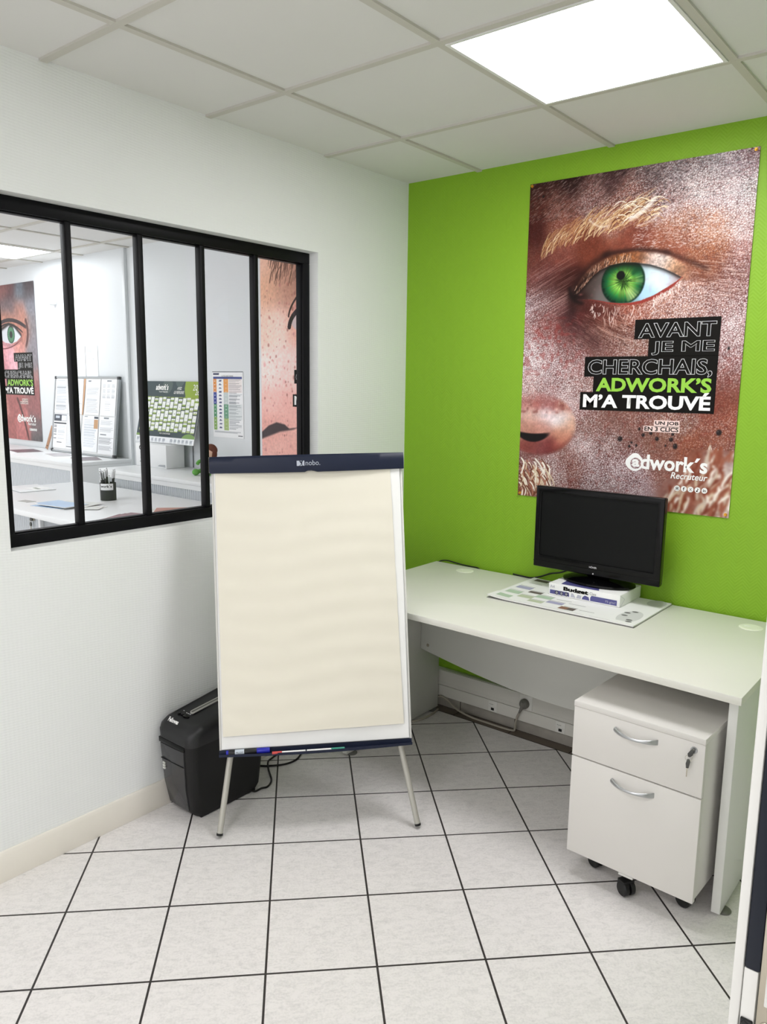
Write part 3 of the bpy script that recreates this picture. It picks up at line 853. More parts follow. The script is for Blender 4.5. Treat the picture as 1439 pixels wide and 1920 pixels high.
def paint_freckles(s):
    Hh, Ww = int(PH / s) + 1, int(PW / s) + 1
    img = colour_field(Hh, Ww, s, '20,40,e6b8a4 150,60,c79a84 320,60,a87c6a 60,250,d9a88c 200,250,b98a78 330,220,a87866 40,450,ecc0b0 150,450,f0cfc4 320,430,d89c8c 60,700,f3d3cd 200,700,f0c8c2 330,720,eec2bc 60,900,e8b4ac 250,900,e2a8a0 60,1050,d49a90 300,1020,dca49a 100,1200,e0aaa0 300,1200,dda49a 600,300,d8a090 600,700,e8bcb4 600,1100,dba69a 850,600,c88c80', 0.07)
    U, V = np.meshgrid(np.arange(Ww) * s, np.arange(Hh) * s)
    img *= (0.95 + 0.1 * vnoise(Hh, Ww, 3))[..., None]
    for _ in range(330):
        u, v = RNG.uniform(0.07, 0.88), RNG.uniform(0.02, 0.20)
        l = RNG.uniform(0.03, 0.06)
        if v < 0.02 + 0.1 * abs(u - 0.4): continue
        stroke(img, [(u, v + 0.03), (u + 0.3 * l, v - 0.4 * l), (u + RNG.uniform(0.2, 0.8) * l, v - l)], hexf('3a241e'), 0.0032, 0.6, s)
    for _ in range(420):
        u, v = RNG.uniform(0, 0.888), RNG.uniform(0.2, 1.3)
        r = RNG.uniform(0.003, 0.009) * (1.5 if RNG.random() < 0.12 else 1)
        mixc(img, (1 - sstep(r * 0.4, r * 1.3, np.hypot(U - u, (V - v) * 0.8))) * RNG.uniform(0.15, 0.6), hexf(('9a5a52', 'a8646a', '7a4640')[int(RNG.integers(0, 3))]))
    img[:] = np.clip(img * 1.1 + 0.03, 0, 1)
    # eye, only its inner corner is seen
    stroke(img, [(0.24, 0.40), (0.25, 0.33), (0.36, 0.255)], hexf('3a2524'), 0.012, 0.8, s)
    eye = 1 - sstep(0.85, 1.0, ((U - 0.45) / 0.20) ** 2 + ((V - 0.425) / 0.085) ** 2)
    mixc(img, eye, hexf('d9c4c4'))
    mixc(img, (1 - sstep(0.075, 0.082, np.hypot(U - 0.45, V - 0.42))) * eye, hexf('4a6a52'))
    stroke(img, [(0.245, 0.46), (0.26, 0.36), (0.45, 0.325)], hexf('2a1c20'), 0.028, 0.9, s)
    stroke(img, [(0.45, 0.325), (0.60, 0.35), (0.65, 0.43)], hexf('2a1c20'), 0.024, 0.9, s)
    # nostril
    yt = curve_y(U, [(-0.1, 1.11), (0.0, 1.075), (0.06, 1.035), (0.13, 1.012), (0.20, 1.022), (0.24, 1.045), (0.31, 1.035), (0.34, 1.02)])
    yb = curve_y(U, [(-0.1, 1.15), (0.0, 1.125), (0.08, 1.10), (0.16, 1.075), (0.22, 1.066), (0.28, 1.055), (0.34, 1.03)])
    mixc(img, sstep(-0.003, 0.008, V - yt) * sstep(-0.003, 0.014, yb - V) * (U < 0.34), hexf('4a3f42'))
    return img

POSTER_Z0 = 2.388 - PH
def poster(x_left, y_wall, z_bot, img, label, bend=None):
    t = thing('poster', label, 'poster', (x_left + PW / 2, y_wall, z_bot))
    printed('sheet', img, PW, PH, M_print, t, M=Matrix.Translation((-PW / 2, -0.0042, 0)), bend=bend)
    poster_text(t)
    return t
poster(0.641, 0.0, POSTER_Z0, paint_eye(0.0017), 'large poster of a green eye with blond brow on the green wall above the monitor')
M_pin = mat('brass_pin', 'd9a033', 0.3, 0.5, metal=0.6, var=0.05)
for (px, pz, lb) in ((0.650, 2.380, 'gold push pin at the upper left corner of the green-eyed poster'), (1.516, 2.380, 'gold push pin at the upper right corner of the green-eyed poster'),
                     (0.652, 1.098, 'gold push pin at the lower left corner of the green-eyed poster'), (1.517, 1.100, 'gold push pin at the lower right corner of the green-eyed poster')):
    t = thing('push_pin', lb, 'pin', (px, 0, pz), 0, 'push pins of the poster on the green wall')
    G().cyl((0, -0.0044, 0), (0, -0.0065, 0), 0.0062, 0.0055, n=18).build('head', M_pin, t)
    G().cyl((0, -0.0065, 0), (0, -0.012, 0), 0.0030, 0.0036, n=14).build('grip', M_pin, t)
poster(-4.868, 0.22, 1.050, paint_portrait(0.0035), 'dark portrait poster with green eye on the office wall, behind the leftmost window pane')
poster(-1.270, 0.22, 1.043, paint_freckles(0.003), 'freckled pink face poster seen through the narrow rightmost window pane')

# ------------------------------------------------------------------ desk
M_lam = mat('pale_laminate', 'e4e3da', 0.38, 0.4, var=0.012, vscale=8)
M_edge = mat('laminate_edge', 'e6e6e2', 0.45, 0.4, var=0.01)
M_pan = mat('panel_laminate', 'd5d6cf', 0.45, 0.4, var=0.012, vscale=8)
M_grom = mat('cream_plastic', 'f0f2e2', 0.35, 0.5, var=0.01)
M_footg = mat('grey_foot', '6b6a66', 0.4, 0.5, var=0.05)
DZ = 0.725
desk = thing('desk', 'long white office desk against the green wall, with a bowed modesty panel', 'desk', (1.02, -0.42, 0))
def D(x0, x1, y0, y1, z0, z1): return (x0 - 1.02, x1 - 1.02, y0 + 0.42, y1 + 0.42, z0, z1)
top_poly = [(0.222, -0.018), (1.822, -0.018), (1.822, -0.826)] + [(1.822 - 1.6 * k / 12, -0.826 + 0.03 * k / 12 + 0.012 * math.sin(PI * k / 12)) for k in range(1, 12)] + [(0.222, -0.796)]
G().prism([(a - 1.02, b + 0.42) for a, b in top_poly], 'z', DZ - 0.024, DZ).build('top', M_lam, desk, bevel=0.002)
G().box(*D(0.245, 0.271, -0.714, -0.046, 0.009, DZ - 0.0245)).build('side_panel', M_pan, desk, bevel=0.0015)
G().box(*D(1.7715, 1.7975, -0.748, -0.046, 0.009, DZ - 0.0245)).build('side_panel', M_edge, desk, bevel=0.0015)
mp = [(0.272, DZ - 0.0245), (0.272, 0.345)] + [(0.272 + 1.499 * k / 24, 0.345 - 0.085 * math.sin(PI * k / 24) ** 1.0) for k in range(1, 24)] + [(1.771, 0.345), (1.771, DZ - 0.0245)]
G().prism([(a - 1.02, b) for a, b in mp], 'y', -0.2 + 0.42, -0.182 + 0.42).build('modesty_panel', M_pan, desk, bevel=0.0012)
for x, y in ((0.258, -0.676), (0.258, -0.085), (1.7845, -0.706), (1.7845, -0.085)):
    dx = 0.006 if x < 1 else 0.010
    G().rings([[(x + dx - 1.02 + r * math.cos(2 * PI * j / 24), y + 0.42 + r * math.sin(2 * PI * j / 24), z) for j in range(24)] for r, z in ((0.024, 0.0), (0.025, 0.003), (0.020, 0.0068), (0.007, 0.0078), (0.007, 0.0095))]).build('foot', M_footg, desk)
for x, y in ((0.434, -0.094), (1.668, -0.124)):
    gr = G().rings([[(x - 1.02 + r * math.cos(2 * PI * j / 36), y + 0.42 + r * math.sin(2 * PI * j / 36), DZ + z) for j in range(36)] for r, z in ((0.040, -0.004), (0.040, 0.0012), (0.0375, 0.0024), (0.030, 0.0026), (0.004, 0.0020))]).build('grommet', M_grom, desk)
    G().box(x - 1.02 - 0.024, x - 1.02 - 0.004, y + 0.42 + 0.002, y + 0.42 + 0.008, DZ + 0.0024, DZ + 0.0030).build('cord_slot', M_white, gr)
for x in (0.312, 1.731):
    G().cyl((x - 1.02, 0.22, 0.369), (x - 1.02, 0.2175, 0.369), 0.008, 0.0065, n=18).build('screw', M_steel, desk)

# ------------------------------------------------------------------ pedestal under the desk
M_ped = mat('pedestal_laminate', 'e0ddd8', 0.45, 0.35, var=0.01, vscale=6)
M_chrome = mat('satin_chrome', 'b9bbbd', 0.28, 0.5, metal=0.85, var=0.03)
M_cast = mat('caster_rubber', '141414', 0.45, 0.4, var=0.08)
ped = thing('drawer_pedestal', 'white mobile two-drawer pedestal on black casters under the right end of the desk', 'drawer unit', (1.344, -0.846, 0), R(-2.3))
PWD = 0.405
G().box(0.004, PWD - 0.004, 0.019, 0.53, 0.085, 0.576).build('carcass', M_ped, ped, bevel=0.0012)
G().box(0, PWD, -0.002, 0.53, 0.5765, 0.594).build('top', M_ped, ped, bevel=0.0012)
def handle(parent, zc):
    pts, rad = [], []
    loops = []
    N = 18
    for k in range(N + 1):
        t = k / N
        x = 0.139 + 0.130 * t
        out = -0.002 - 0.027 * math.sin(PI * t) ** 0.7
        zz = zc - 0.002 * math.sin(PI * t)
        w = 0.0085 - 0.0042 * math.sin(PI * t)
        d = 0.0042
        loops.append([(x + (0.004 * math.cos(a) if k in (0, N) else 0), out + d * math.cos(a), zz + w * math.sin(a)) for a in [2 * PI * j / 14 for j in range(14)]])
    G().rings(loops).build('handle', M_chrome, parent, ang=60)
dr1 = G().box(0.0005, PWD - 0.0005, 0, 0.018, 0.4145, 0.5755).build('drawer', M_ped, ped, bevel=0.0012)
handle(dr1, 0.541)
lk = G().cyl((0.374, 0.001, 0.553), (0.374, -0.004, 0.553), 0.0105, 0.0095, n=28).build('lock', M_chrome, dr1)
dr2 = G().box(0.0005, PWD - 0.0005, 0, 0.018, 0.0845, 0.4105).build('drawer', M_ped, ped, bevel=0.0012)
handle(dr2, 0.374)
G().box(0.178, 0.224, -0.0015, 0.012, 0.0775, 0.0838).build('bottom_tab', M_alu, dr2, bevel=0.0008)
def caster(x, y, rot, r=0.026):
    g = G()
    M = Matrix.Translation((x, y, 0)) @ Matrix.Rotation(rot, 4, 'Z')
    for s in (-1, 1):
        g.rings([[(s * xx, rr * math.cos(a), r + rr * math.sin(a)) for a in [2 * PI * j / 24 for j in range(24)]] for xx, rr in ((0.004, r * 0.96), (0.006, r), (0.017, r), (0.021, r * 0.82), (0.021, r * 0.3))], M=M)
    g.box(-0.02, 0.02, -0.012, 0.018, r * 1.2, r * 2.1, M=M)
    g.cyl((0, 0.012, r * 1.9), (0, 0.012, 0.0846), 0.008, n=14, M=M)
    g.build('caster', M_cast, ped, bevel=0.0)
caster(0.058, 0.105, R(70), 0.024); caster(0.350, 0.105, R(80), 0.024); caster(0.058, 0.46, R(40)); caster(0.350, 0.46, R(60))
caster(0.194, 0.030, R(62), 0.024)
# key in the drawer lock with its twin on a ring
ky = thing('key_ring', 'two small grey keys on a wire ring hanging from the pedestal drawer lock', 'keys', (1.344 + 0.374 * math.cos(R(-2.3)), -0.846 + 0.374 * math.sin(R(-2.3)), 0.553), R(-2.3))
M_keyg = mat('grey_key_plastic', '4a4a48', 0.45, 0.4, var=0.05)
k1 = G().box(-0.001, 0.001, -0.012, -0.0042, -0.003, 0.003).build('key_in_lock', M_steel, ky)
G().prism([(0.004, 0.004), (-0.003, 0.006), (-0.013, -0.010), (-0.011, -0.019), (-0.005, -0.019), (0.001, -0.012)], 'y', -0.0145, -0.0105).build('key_grip', M_keyg, k1, bevel=0.001)
G().tube([(-0.009 + 0.0085 * math.cos(a), -0.0125 + 0.004 * math.cos(a), -0.0225 + 0.0085 * math.sin(a)) for a in [2 * PI * k / 20 for k in range(21)]], 0.0006, 6).build('ring', M_steel, ky)
k2 = G().box(-0.0125, -0.0095, -0.0142, -0.0130, -0.0795, -0.052).build('hanging_key', M_steel, ky, bevel=0.0003)
G().prism([(-0.012, -0.026), (-0.006, -0.026), (-0.004, -0.034), (-0.007, -0.053), (-0.014, -0.054), (-0.0155, -0.040)], 'y', -0.0155, -0.0115).build('key_grip', M_keyg, k2, bevel=0.001)

# ------------------------------------------------------------------ desk pad, paper ream, monitor
M_paper = mat('white_paper', 'f1f1ef', 0.6, 0.3, var=0.008)
pad = thing('desk_pad', 'white printed desk blotter with green and mauve boxes, under the paper ream', 'desk pad', (1.052, -0.22, DZ))
PX0, PX1, PY0, PY1 = -0.302, 0.302, -0.196, 0.196
G().box(PX0, PX1, PY0, PY1, 0.0003, 0.0022).build('backing_board', mat('grey_board', '8a8886', 0.7, 0.2, var=0.04), pad)
g = G()
loops = []
def padz(x, y): return 0.0030 + 0.006 * max(0.0, (-x - 0.20) / 0.10) ** 2 * (0.4 + 0.6 * (y < -0.1)) + 0.002 * max(0, (-y - 0.15) / 0.05)
nx, ny = 40, 20
V = [[g.b.verts.new((PX0 + 0.002 + (PX1 - PX0 - 0.004) * i / nx, PY0 + 0.002 + (PY1 - PY0 - 0.004) * j / ny, padz(PX0 + (PX1 - PX0) * i / nx, PY0 + (PY1 - PY0) * j / ny) + 0.004)) for i in range(nx + 1)] for j in range(ny + 1)]
B = [[g.b.verts.new((v.co.x, v.co.y, v.co.z - 0.0045)) for v in r] for r in V]
for j in range(ny):
    for i in range(nx):
        g.b.faces.new((V[j][i], V[j][i + 1], V[j + 1][i + 1], V[j + 1][i]))
        g.b.faces.new((B[j][i], B[j + 1][i], B[j + 1][i + 1], B[j][i + 1]))
for i in range(nx):
    g.b.faces.new((B[0][i], B[0][i + 1], V[0][i + 1], V[0][i])); g.b.faces.new((V[ny][i], V[ny][i + 1], B[ny][i + 1], B[ny][i]))
for j in range(ny):
    g.b.faces.new((V[j][0], V[j + 1][0], B[j + 1][0], B[j][0])); g.b.faces.new((B[j][nx], B[j + 1][nx], V[j + 1][nx], V[j][nx]))
sheets = g.build('paper_sheets', M_paper, pad)
def on_pad(rects, name, m):
    for (x0, x1, y0, y1) in rects:
        g = G()
        n = 6
        for k in range(n):
            a, b = x0 + (x1 - x0) * k / n, x0 + (x1 - x0) * (k + 1) / n
            a0, b0 = a - 1.052, b - 1.052
            zz = [padz(q, y + 0.22) + 0.0044 for q, y in ((a0, y0), (b0, y0), (b0, y1), (a0, y1))]
            g.face([(a0, y0 + 0.22, zz[0]), (b0, y0 + 0.22, zz[1]), (b0, y1 + 0.22, zz[2]), (a0, y1 + 0.22, zz[3])])
        bmesh.ops.remove_doubles(g.b, verts=g.b.verts, dist=1e-5)
        g.build(name, m, sheets)
on_pad([(0.772, 0.832, -0.383, -0.345), (0.770, 0.834, -0.309, -0.268), (0.902, 0.972, -0.302, -0.262)], 'green_box', mat('pale_green_ink', 'b4c9b0', 0.6, 0.3))
on_pad([(0.843, 0.905, -0.340, -0.302), (0.905, 0.968, -0.372, -0.342)], 'sage_box', mat('sage_ink', 'bfc8ab', 0.6, 0.3))
on_pad([(0.770, 0.838, -0.222, -0.182), (0.972, 1.040, -0.343, -0.312)], 'mauve_box', mat('mauve_ink', 'a9a8c4', 0.6, 0.3))
on_pad([(0.847, 0.905, -0.258, -0.228), (0.775, 0.838, -0.075, -0.04), (1.078, 1.108, -0.388, -0.350)], 'photo_box', mat('dark_photo_ink', '6a615c', 0.6, 0.3, var=0.6, vscale=120))
on_pad([(1.045, 1.078, -0.388, -0.350)], 'brown_photo_box', mat('brown_photo_ink', '8d6a55', 0.6, 0.3, var=0.5, vscale=120))
g_rects = []
for x0, x1, y in ((0.770, 0.838, -0.175), (0.770, 0.834, -0.262), (0.845, 0.905, -0.222), (0.843, 0.905, -0.298), (0.905, 0.972, -0.257), (0.905, 0.968, -0.338), (0.972, 1.04, -0.306), (1.052, 1.11, -0.345), (1.12, 1.18, -0.357), (0.78, 0.84, -0.12), (0.985, 1.05, -0.275), (1.05, 1.12, -0.30)):
    g_rects += [(x0, x1, y, y + 0.0028)]
on_pad(g_rects, 'heading_line', mat('grey_ink', '6e6e6c', 0.6, 0.3))
on_pad([(0.78, 1.16, -0.404, -0.4025), (1.18, 1.26, -0.404, -0.402)], 'foot_line', mat('pale_grey_ink', 'b8b8b6', 0.6, 0.3))
def blob(cx, cy, rx, ry, m, name, lift=0.0):
    g = G()
    g.face([(cx - 1.052 + rx * math.cos(a), cy + 0.22 + ry * math.sin(a), padz(cx - 1.052, cy + 0.22) + 0.0044 + lift) for a in [2 * PI * k / 28 for k in range(28)]])
    g.build(name, m, sheets)
blob(1.297, -0.31, 0.040, 0.085, mat('cloud_ink', 'd4d5d3', 0.6, 0.3), 'cloud_print')
blob(1.31, -0.07, 0.035, 0.05, MATS['cloud_ink'], 'cloud_print')
for cx, cy in ((1.291, -0.24), (1.272, -0.268), (1.276, -0.306), (1.312, -0.352), (1.318, -0.374)):
    blob(cx, cy, 0.012, 0.008, MATS['grey_ink'], 'oval_print', 0.0003)

ream = thing('paper_ream', 'wrapped ream of A4 paper printed Budget, supporting the monitor', 'paper ream', (1.073, -0.12, DZ + 0.0078))
RZ = 0.048
G().box(-0.149, 0.151, -0.106, 0.104, 0, RZ).build('wrapper', M_paper, ream, bevel=0.0025)
M_mauve = mat('ream_mauve', '55548c', 0.45, 0.4, var=0.03)
M_mauvel = mat('ream_pale_mauve', 'b9bac6', 0.45, 0.4, var=0.03)
for poly in ([(-0.142, 0.005), (-0.057, 0.005), (-0.06, 0.021), (-0.142, 0.021)], [(-0.004, 0.005), (0.028, 0.005), (0.024, 0.018), (0.008, 0.022), (-0.001, 0.014)], [(0.031, 0.005), (0.139, 0.005), (0.139, 0.026), (0.036, 0.026), (0.031, 0.018)]):
    G().prism(poly, 'y', -0.1064, -0.1061).build('mauve_band', M_mauve, ream)
for poly in ([(-0.052, 0.005), (-0.03, 0.005), (-0.042, 0.021), (-0.05, 0.021)], [(-0.028, 0.005), (-0.008, 0.005), (-0.006, 0.018), (-0.022, 0.020)]):
    G().prism(poly, 'y', -0.1064, -0.1061).build('pale_band', M_mauvel, ream)
lettering('Budget', -0.084, 0.022, 0.0215, 0.0425, -0.1066, M_ink, ream, 'brand_lettering', bold=0.055)
lettering('Class', 0.028, 0.054, 0.0285, 0.0395, -0.1066, MATS['grey_ink'], ream, 'class_lettering')
lettering('A4', -0.142, -0.122, 0.029, 0.041, -0.1066, M_mauvel, ream, 'size_lettering')
lettering('75 g/m\u00b2', 0.092, 0.134, 0.008, 0.019, -0.1066, M_mauvel, ream, 'weight_lettering')
for k in range(3):
    ic = G().cyl((-0.112 + 0.021 * k, -0.1062, 0.0125), (-0.112 + 0.021 * k, -0.1067, 0.0125), 0.0085, n=24).build('round_icon', mat('icon_navy', '2c2b48', 0.45, 0.4), ream)
    G().ringframe((-0.1155 + 0.021 * k, -0.1085 + 0.021 * k, 0.009, 0.016), (-0.1143 + 0.021 * k, -0.1097 + 0.021 * k, 0.0102, 0.0148), -0.1070, -0.1066).build('icon_mark', M_white, ic)
G().prism([(-0.10, -0.095), (0.06, -0.095), (0.03, -0.02), (-0.05, 0.09), (-0.12, 0.09)], 'z', RZ + 0.0001, RZ + 0.0004).build('top_print', M_mauve, ream)
G().prism([(-0.106, 0.0), (-0.062, 0.024), (-0.106, 0.046), (-0.1035, 0.046), (-0.059, 0.024), (-0.1035, 0.0)], 'x', 0.1511, 0.1514).build('fold_line', M_mauvel, ream)

M_gloss = mat('gloss_black', '050506', 0.15, 0.22, var=0.02)
M_screen = mat('switched_off_screen', '0f1010', 0.4, 0.14, var=0.02)
mon = thing('computer_monitor', 'glossy black flat monitor with oval foot standing on the paper ream', 'monitor', (1.080, -0.130, DZ + 0.0078 + RZ + 0.0006), R(-0.8))
MZ0 = DZ + 0.0078 + RZ + 0.0006
def mz(z): return z - MZ0
g = G().ringframe((-0.2665, 0.2665, mz(0.822), mz(1.160)), (-0.2425, 0.2400, mz(0.872), mz(1.1345)), -0.030, -0.004)
g.build('bezel', M_gloss, mon, bevel=0.0035, seg=3)
G().box(-0.2665, 0.2665, -0.0318, -0.028, mz(0.846), mz(0.8485)).build('bezel_ridge', M_gloss, mon, bevel=0.001)
G().box(-0.2427, 0.2402, -0.024, -0.006, mz(0.8718), mz(1.1347)).build('screen', M_screen, mon)
g = G()
g.rings([[(sx * (0.2655 - i), y, mz(0.991) + sz * (0.168 - i)) for sx, sz in ((-1, -1), (1, -1), (1, 1), (-1, 1))] for i, y in ((0.001, -0.005), (0.0, 0.004), (0.012, 0.018), (0.07, 0.045))])
g.build('rear_housing', M_dark, mon, bevel=0.004)
G().rings([[(rx * math.cos(a), 0.030 + ry * math.sin(a), z) for a in [2 * PI * j / 40 for j in range(40)]] for rx, ry, z in ((0.146, 0.088, 0.0), (0.151, 0.092, 0.005), (0.150, 0.091, 0.011), (0.125, 0.075, 0.020), (0.07, 0.042, 0.030), (0.045, 0.025, 0.033))]).build('foot', M_gloss, mon, ang=25)
G().box(-0.045, 0.045, 0.012, 0.040, 0.030, mz(0.90)).build('neck', M_dark, mon, bevel=0.004)
lettering('HÖHER', -0.016, 0.016, mz(0.852), mz(0.861), -0.0322, mat('silver_print', 'c6c6c8', 0.35, 0.5), mon, 'maker_lettering', bold=0.02)
G().cyl((0.001, -0.0300, mz(0.830)), (0.001, -0.0315, mz(0.830)), 0.0028, n=16).build('power_button', MATS['silver_print'], mon)
# monitor lead: runs back along the wall behind the desk pad
t = thing('black_cable', 'black monitor cable running over the desk edge behind the blotter', 'cable', (0.90, -0.05, DZ))
G().tube(smooth_path([(0.12, -0.008, 0.155), (0.085, 0.022, 0.125), (0.035, 0.034, 0.085), (-0.02, 0.024, 0.054), (-0.07, 0.026, 0.040), (-0.12, 0.027, 0.018), (-0.165, 0.028, 0.0045), (-0.21, 0.03, 0.004), (-0.26, 0.036, 0.004)]), 0.0035, 10).build('lead', M_dark, t)
t = thing('black_cable', 'black cable looped along the wall over the left rear corner of the desk', 'cable', (0.34, -0.012, DZ))
G().tube(smooth_path([(-0.125, 0.0, -0.02), (-0.108, -0.002, -0.004), (-0.083, -0.006, 0.008), (-0.052, -0.006, 0.012), (-0.016, -0.006, 0.009), (0.03, -0.006, 0.005), (0.075, -0.004, 0.003), (0.11, 0.003, 0.0), (0.14, 0.004, -0.02)]), 0.0032, 10).build('lead', M_dark, t)

# ------------------------------------------------------------------ cable trunking with sockets
M_trk = mat('trunking_pvc', 'dcdad2', 0.4, 0.4, var=0.01)
trk = thing('cable_trunking', 'white two-channel cable trunking along the green wall under the desk', 'cable trunking', (1.45, 0.0, 0.06))
TY = -0.036
G().box(-1.44, 1.44, TY + 0.006, -0.001, 0.0, 0.136).build('backbox', M_trk, trk, bevel=0.002)
G().box(-1.44, 1.44, TY, TY + 0.0058, 0.002, 0.0572).build('cover', M_trk, trk, bevel=0.0012)
G().box(-1.44, 1.44, TY, TY + 0.0058, 0.0592, 0.134).build('cover', M_trk, trk, bevel=0.0012)
G().box(-1.44, 1.44, TY - 0.0003, TY + 0.001, 0.074, 0.0752).build('groove', M_pan, trk)
M_sock = mat('socket_white', 'e6e5df', 0.4, 0.4, var=0.01)
for x, lbl in ((0.574, 0), (0.918, 1)):
    X = x - 1.45
    s = G().box(X - 0.0225, X + 0.0225, TY - 0.0022, TY + 0.002, 0.004, 0.0555).build('data_socket', M_sock, trk, bevel=0.0008)
    G().box(X - 0.008, X + 0.008, TY - 0.0026, TY - 0.0018, 0.011, 0.0235).build('port', M_dark, s)
    G().box(X - 0.020, X + 0.020, TY - 0.0026, TY - 0.002, 0.0275, 0.0282).build('label_line', M_pan, s)
    lettering('RJ45', X - 0.015, X + 0.004, 0.036, 0.042, TY - 0.0028, MATS['grey_ink'], s, 'socket_lettering')
X = 0.745 - 1.45
s = G().box(X - 0.03, X + 0.032, TY - 0.0022, TY + 0.002, 0.062, 0.131).build('power_socket', M_sock, trk, bevel=0.0008)
plug = thing('power_plug', 'grey round plug with cream flex, in the trunking socket under the desk', 'plug', (0.742, TY - 0.0024, 0.152))
M_plug = mat('grey_plug', '77756f', 0.45, 0.4, var=0.05)
M_flex = mat('cream_flex', 'a9a395', 0.5, 0.4, var=0.04)
G().rings([[(r * math.cos(a), y, r * 1.05 * math.sin(a)) for a in [2 * PI * j / 28 for j in range(28)]] for r, y in ((0.0215, 0.0), (0.022, -0.012), (0.018, -0.022), (0.010, -0.028))]).build('plug_body', M_plug, plug)
G().box(-0.003, 0.003, -0.031, -0.026, -0.016, 0.016).build('plug_grip', M_plug, plug, bevel=0.001)
G().tube([(-0.006, -0.018, -0.012), (-0.012, -0.016, -0.028), (-0.020, -0.014, -0.046)], [0.007, 0.006, 0.0045], 12).build('strain_relief', M_plug, plug)
ox, oy, oz = 0.742, TY - 0.0024, 0.152
G().tube(smooth_path([(x - ox, y - oy, z - oz) for x, y, z in ((0.722, -0.052, 0.106), (0.712, -0.05, 0.085), (0.702, -0.046, 0.05), (0.698, -0.043, 0.018), (0.690, -0.044, 0.0085), (0.646, -0.047, 0.006), (0.562, -0.047, 0.006), (0.477, -0.047, 0.007), (0.41, -0.046, 0.016), (0.366, -0.046, 0.030), (0.328, -0.046, 0.052), (0.293, -0.046, 0.064), (0.276, -0.050, 0.060))]), 0.0046, 10).build('flex', M_flex, plug)
t = thing('white_cable', 'cream flex lying on the floor beside the desk\u2019s left side panel', 'cable', (0.30, -0.15, 0))
G().tube(smooth_path([(-0.024, -0.115, 0.005), (-0.008, -0.078, 0.005), (0.0, -0.031, 0.005), (-0.002, 0.024, 0.005), (-0.012, 0.082, 0.005)]), 0.0046, 10).build('flex', M_flex, t)

# ------------------------------------------------------------------ flipchart easel
A = Vector((0.334, -1.451, 0)); ux = Vector((0.7007, 0.7135, 0)).normalized()
n0 = Vector((-ux.y, ux.x, 0)); tl = R(11)
up = math.cos(tl) * Vector((0, 0, 1)) + math.sin(tl) * n0
yb_ = up.cross(ux)
FM = Matrix(((ux.x, yb_.x, up.x, A.x), (ux.y, yb_.y, up.y, A.y), (ux.z, yb_.z, up.z, A.z), (0, 0, 0, 1)))
BM = Matrix.Translation((0.0065, 0, 0.286)) @ Matrix.Rotation(R(-1.6), 4, 'Y')
M_wb = mat('white_enamel', 'e9ebec', 0.25, 0.5, var=0.008)
M_leg = mat('grey_tube', 'b9b7ae', 0.35, 0.5, metal=0.3, var=0.03)
M_navy = mat('navy_plastic', '1a2136', 0.42, 0.3, var=0.05)
easel = thing('flipchart_easel', 'tripod flipchart easel with navy clamp bar and thin grey legs', 'flipchart', M=FM)
G().box(0, 0.673, 0.002, 0.016, 0.0, 1.0, M=BM).build('board', M_wb, easel, bevel=0.001)
g = G()
for a in ((-0.002, 0.005, 0, 1.0), (0.668, 0.675, 0, 1.0)):
    g.box(a[0], a[1], -0.0005, 0.018, a[2], a[3], M=BM)
g.build('side_trim', M_alu, easel, bevel=0.001)
def bowed(x0, x1, z0, z1, depth, bow, bulge, n=36, drop=0.0, notch=None):
    loops = []
    for k in range(n + 1):
        t = k / n
        x = x0 + (x1 - x0) * t
        b = depth + bow * math.sin(PI * t)
        zl = z0 - drop * math.sin(PI * t)
        if notch and abs(x - notch[0]) < notch[1]: zl += 0.006 * (1 - ((x - notch[0]) / notch[1]) ** 2) ** 0.5
        prof = [(0.004, zl), (-b * 0.92, zl), (-b, zl + 0.006), (-b - bulge, zl + (z1 - zl) * 0.5), (-b * 0.95 - bulge * .4, z1 - 0.008), (-b * 0.72, z1), (0.004, z1)]
        loops.append([(x, y, z) for y, z in prof])
    return loops
bar = G().rings(bowed(-0.0065, 0.680, 0.982, 1.040, 0.014, 0.014, 0.004, drop=0.004, notch=(0.345, 0.017), n=60), M=BM).build('clamp_bar', M_navy, easel, ang=28)
def yl(x): return -0.0335
G().ringframe((-0.008, -0.0055, 0.984, 1.039), (-0.0077, -0.0058, 0.985, 1.038), -0.014, 0.012, M=BM).build('end_cap', M_leg, bar)
M_sil = mat('silver_logo', 'b4bac6', 0.4, 0.4)
BM2 = BM @ Matrix.Translation((0, -0.0322, 0))
# logo: tile with an x-shaped star figure and the maker's name
gl = G()
gl.prism([(0.298, 0.999), (0.306, 0.999), (0.314, 1.006), (0.308, 1.013), (0.308, 1.017), (0.298, 1.017)], 'y', -0.001, 0.001, M=BM2)
gl.prism([(0.308, 0.999), (0.316, 0.999), (0.316, 1.004)], 'y', -0.001, 0.001, M=BM2)
gl.prism([(0.318, 1.0), (0.325, 0.999), (0.325, 1.017), (0.320, 1.017), (0.317, 1.009)], 'y', -0.001, 0.001, M=BM2)
gl.prism([(0.311, 1.017), (0.3135, 1.013), (0.316, 1.017)], 'y', -0.001, 0.001, M=BM2)
gl.build('logo_tile', M_sil, bar)
lettering('nobo.', 0.329, 0.380, 1.0, 1.018, -0.0008, M_sil, bar, 'maker_lettering', bold=0.0, M=BM2)
tray_l = []
for k in range(37):
    t_ = k / 36
    x = -0.003 + 0.677 * t_
    b = 0.016 + 0.026 * math.sin(PI * t_)
    tray_l.append([(x, 0.003, -0.004), (x, -b, -0.004), (x, -b - 0.002, 0.0055), (x, -b + 0.001, 0.0055), (x, -b + 0.002, 0.000), (x, -0.004, 0.000), (x, -0.004, 0.016), (x, 0.003, 0.016)])
G().rings(tray_l, M=BM).build('pen_tray', M_navy, easel, ang=28)
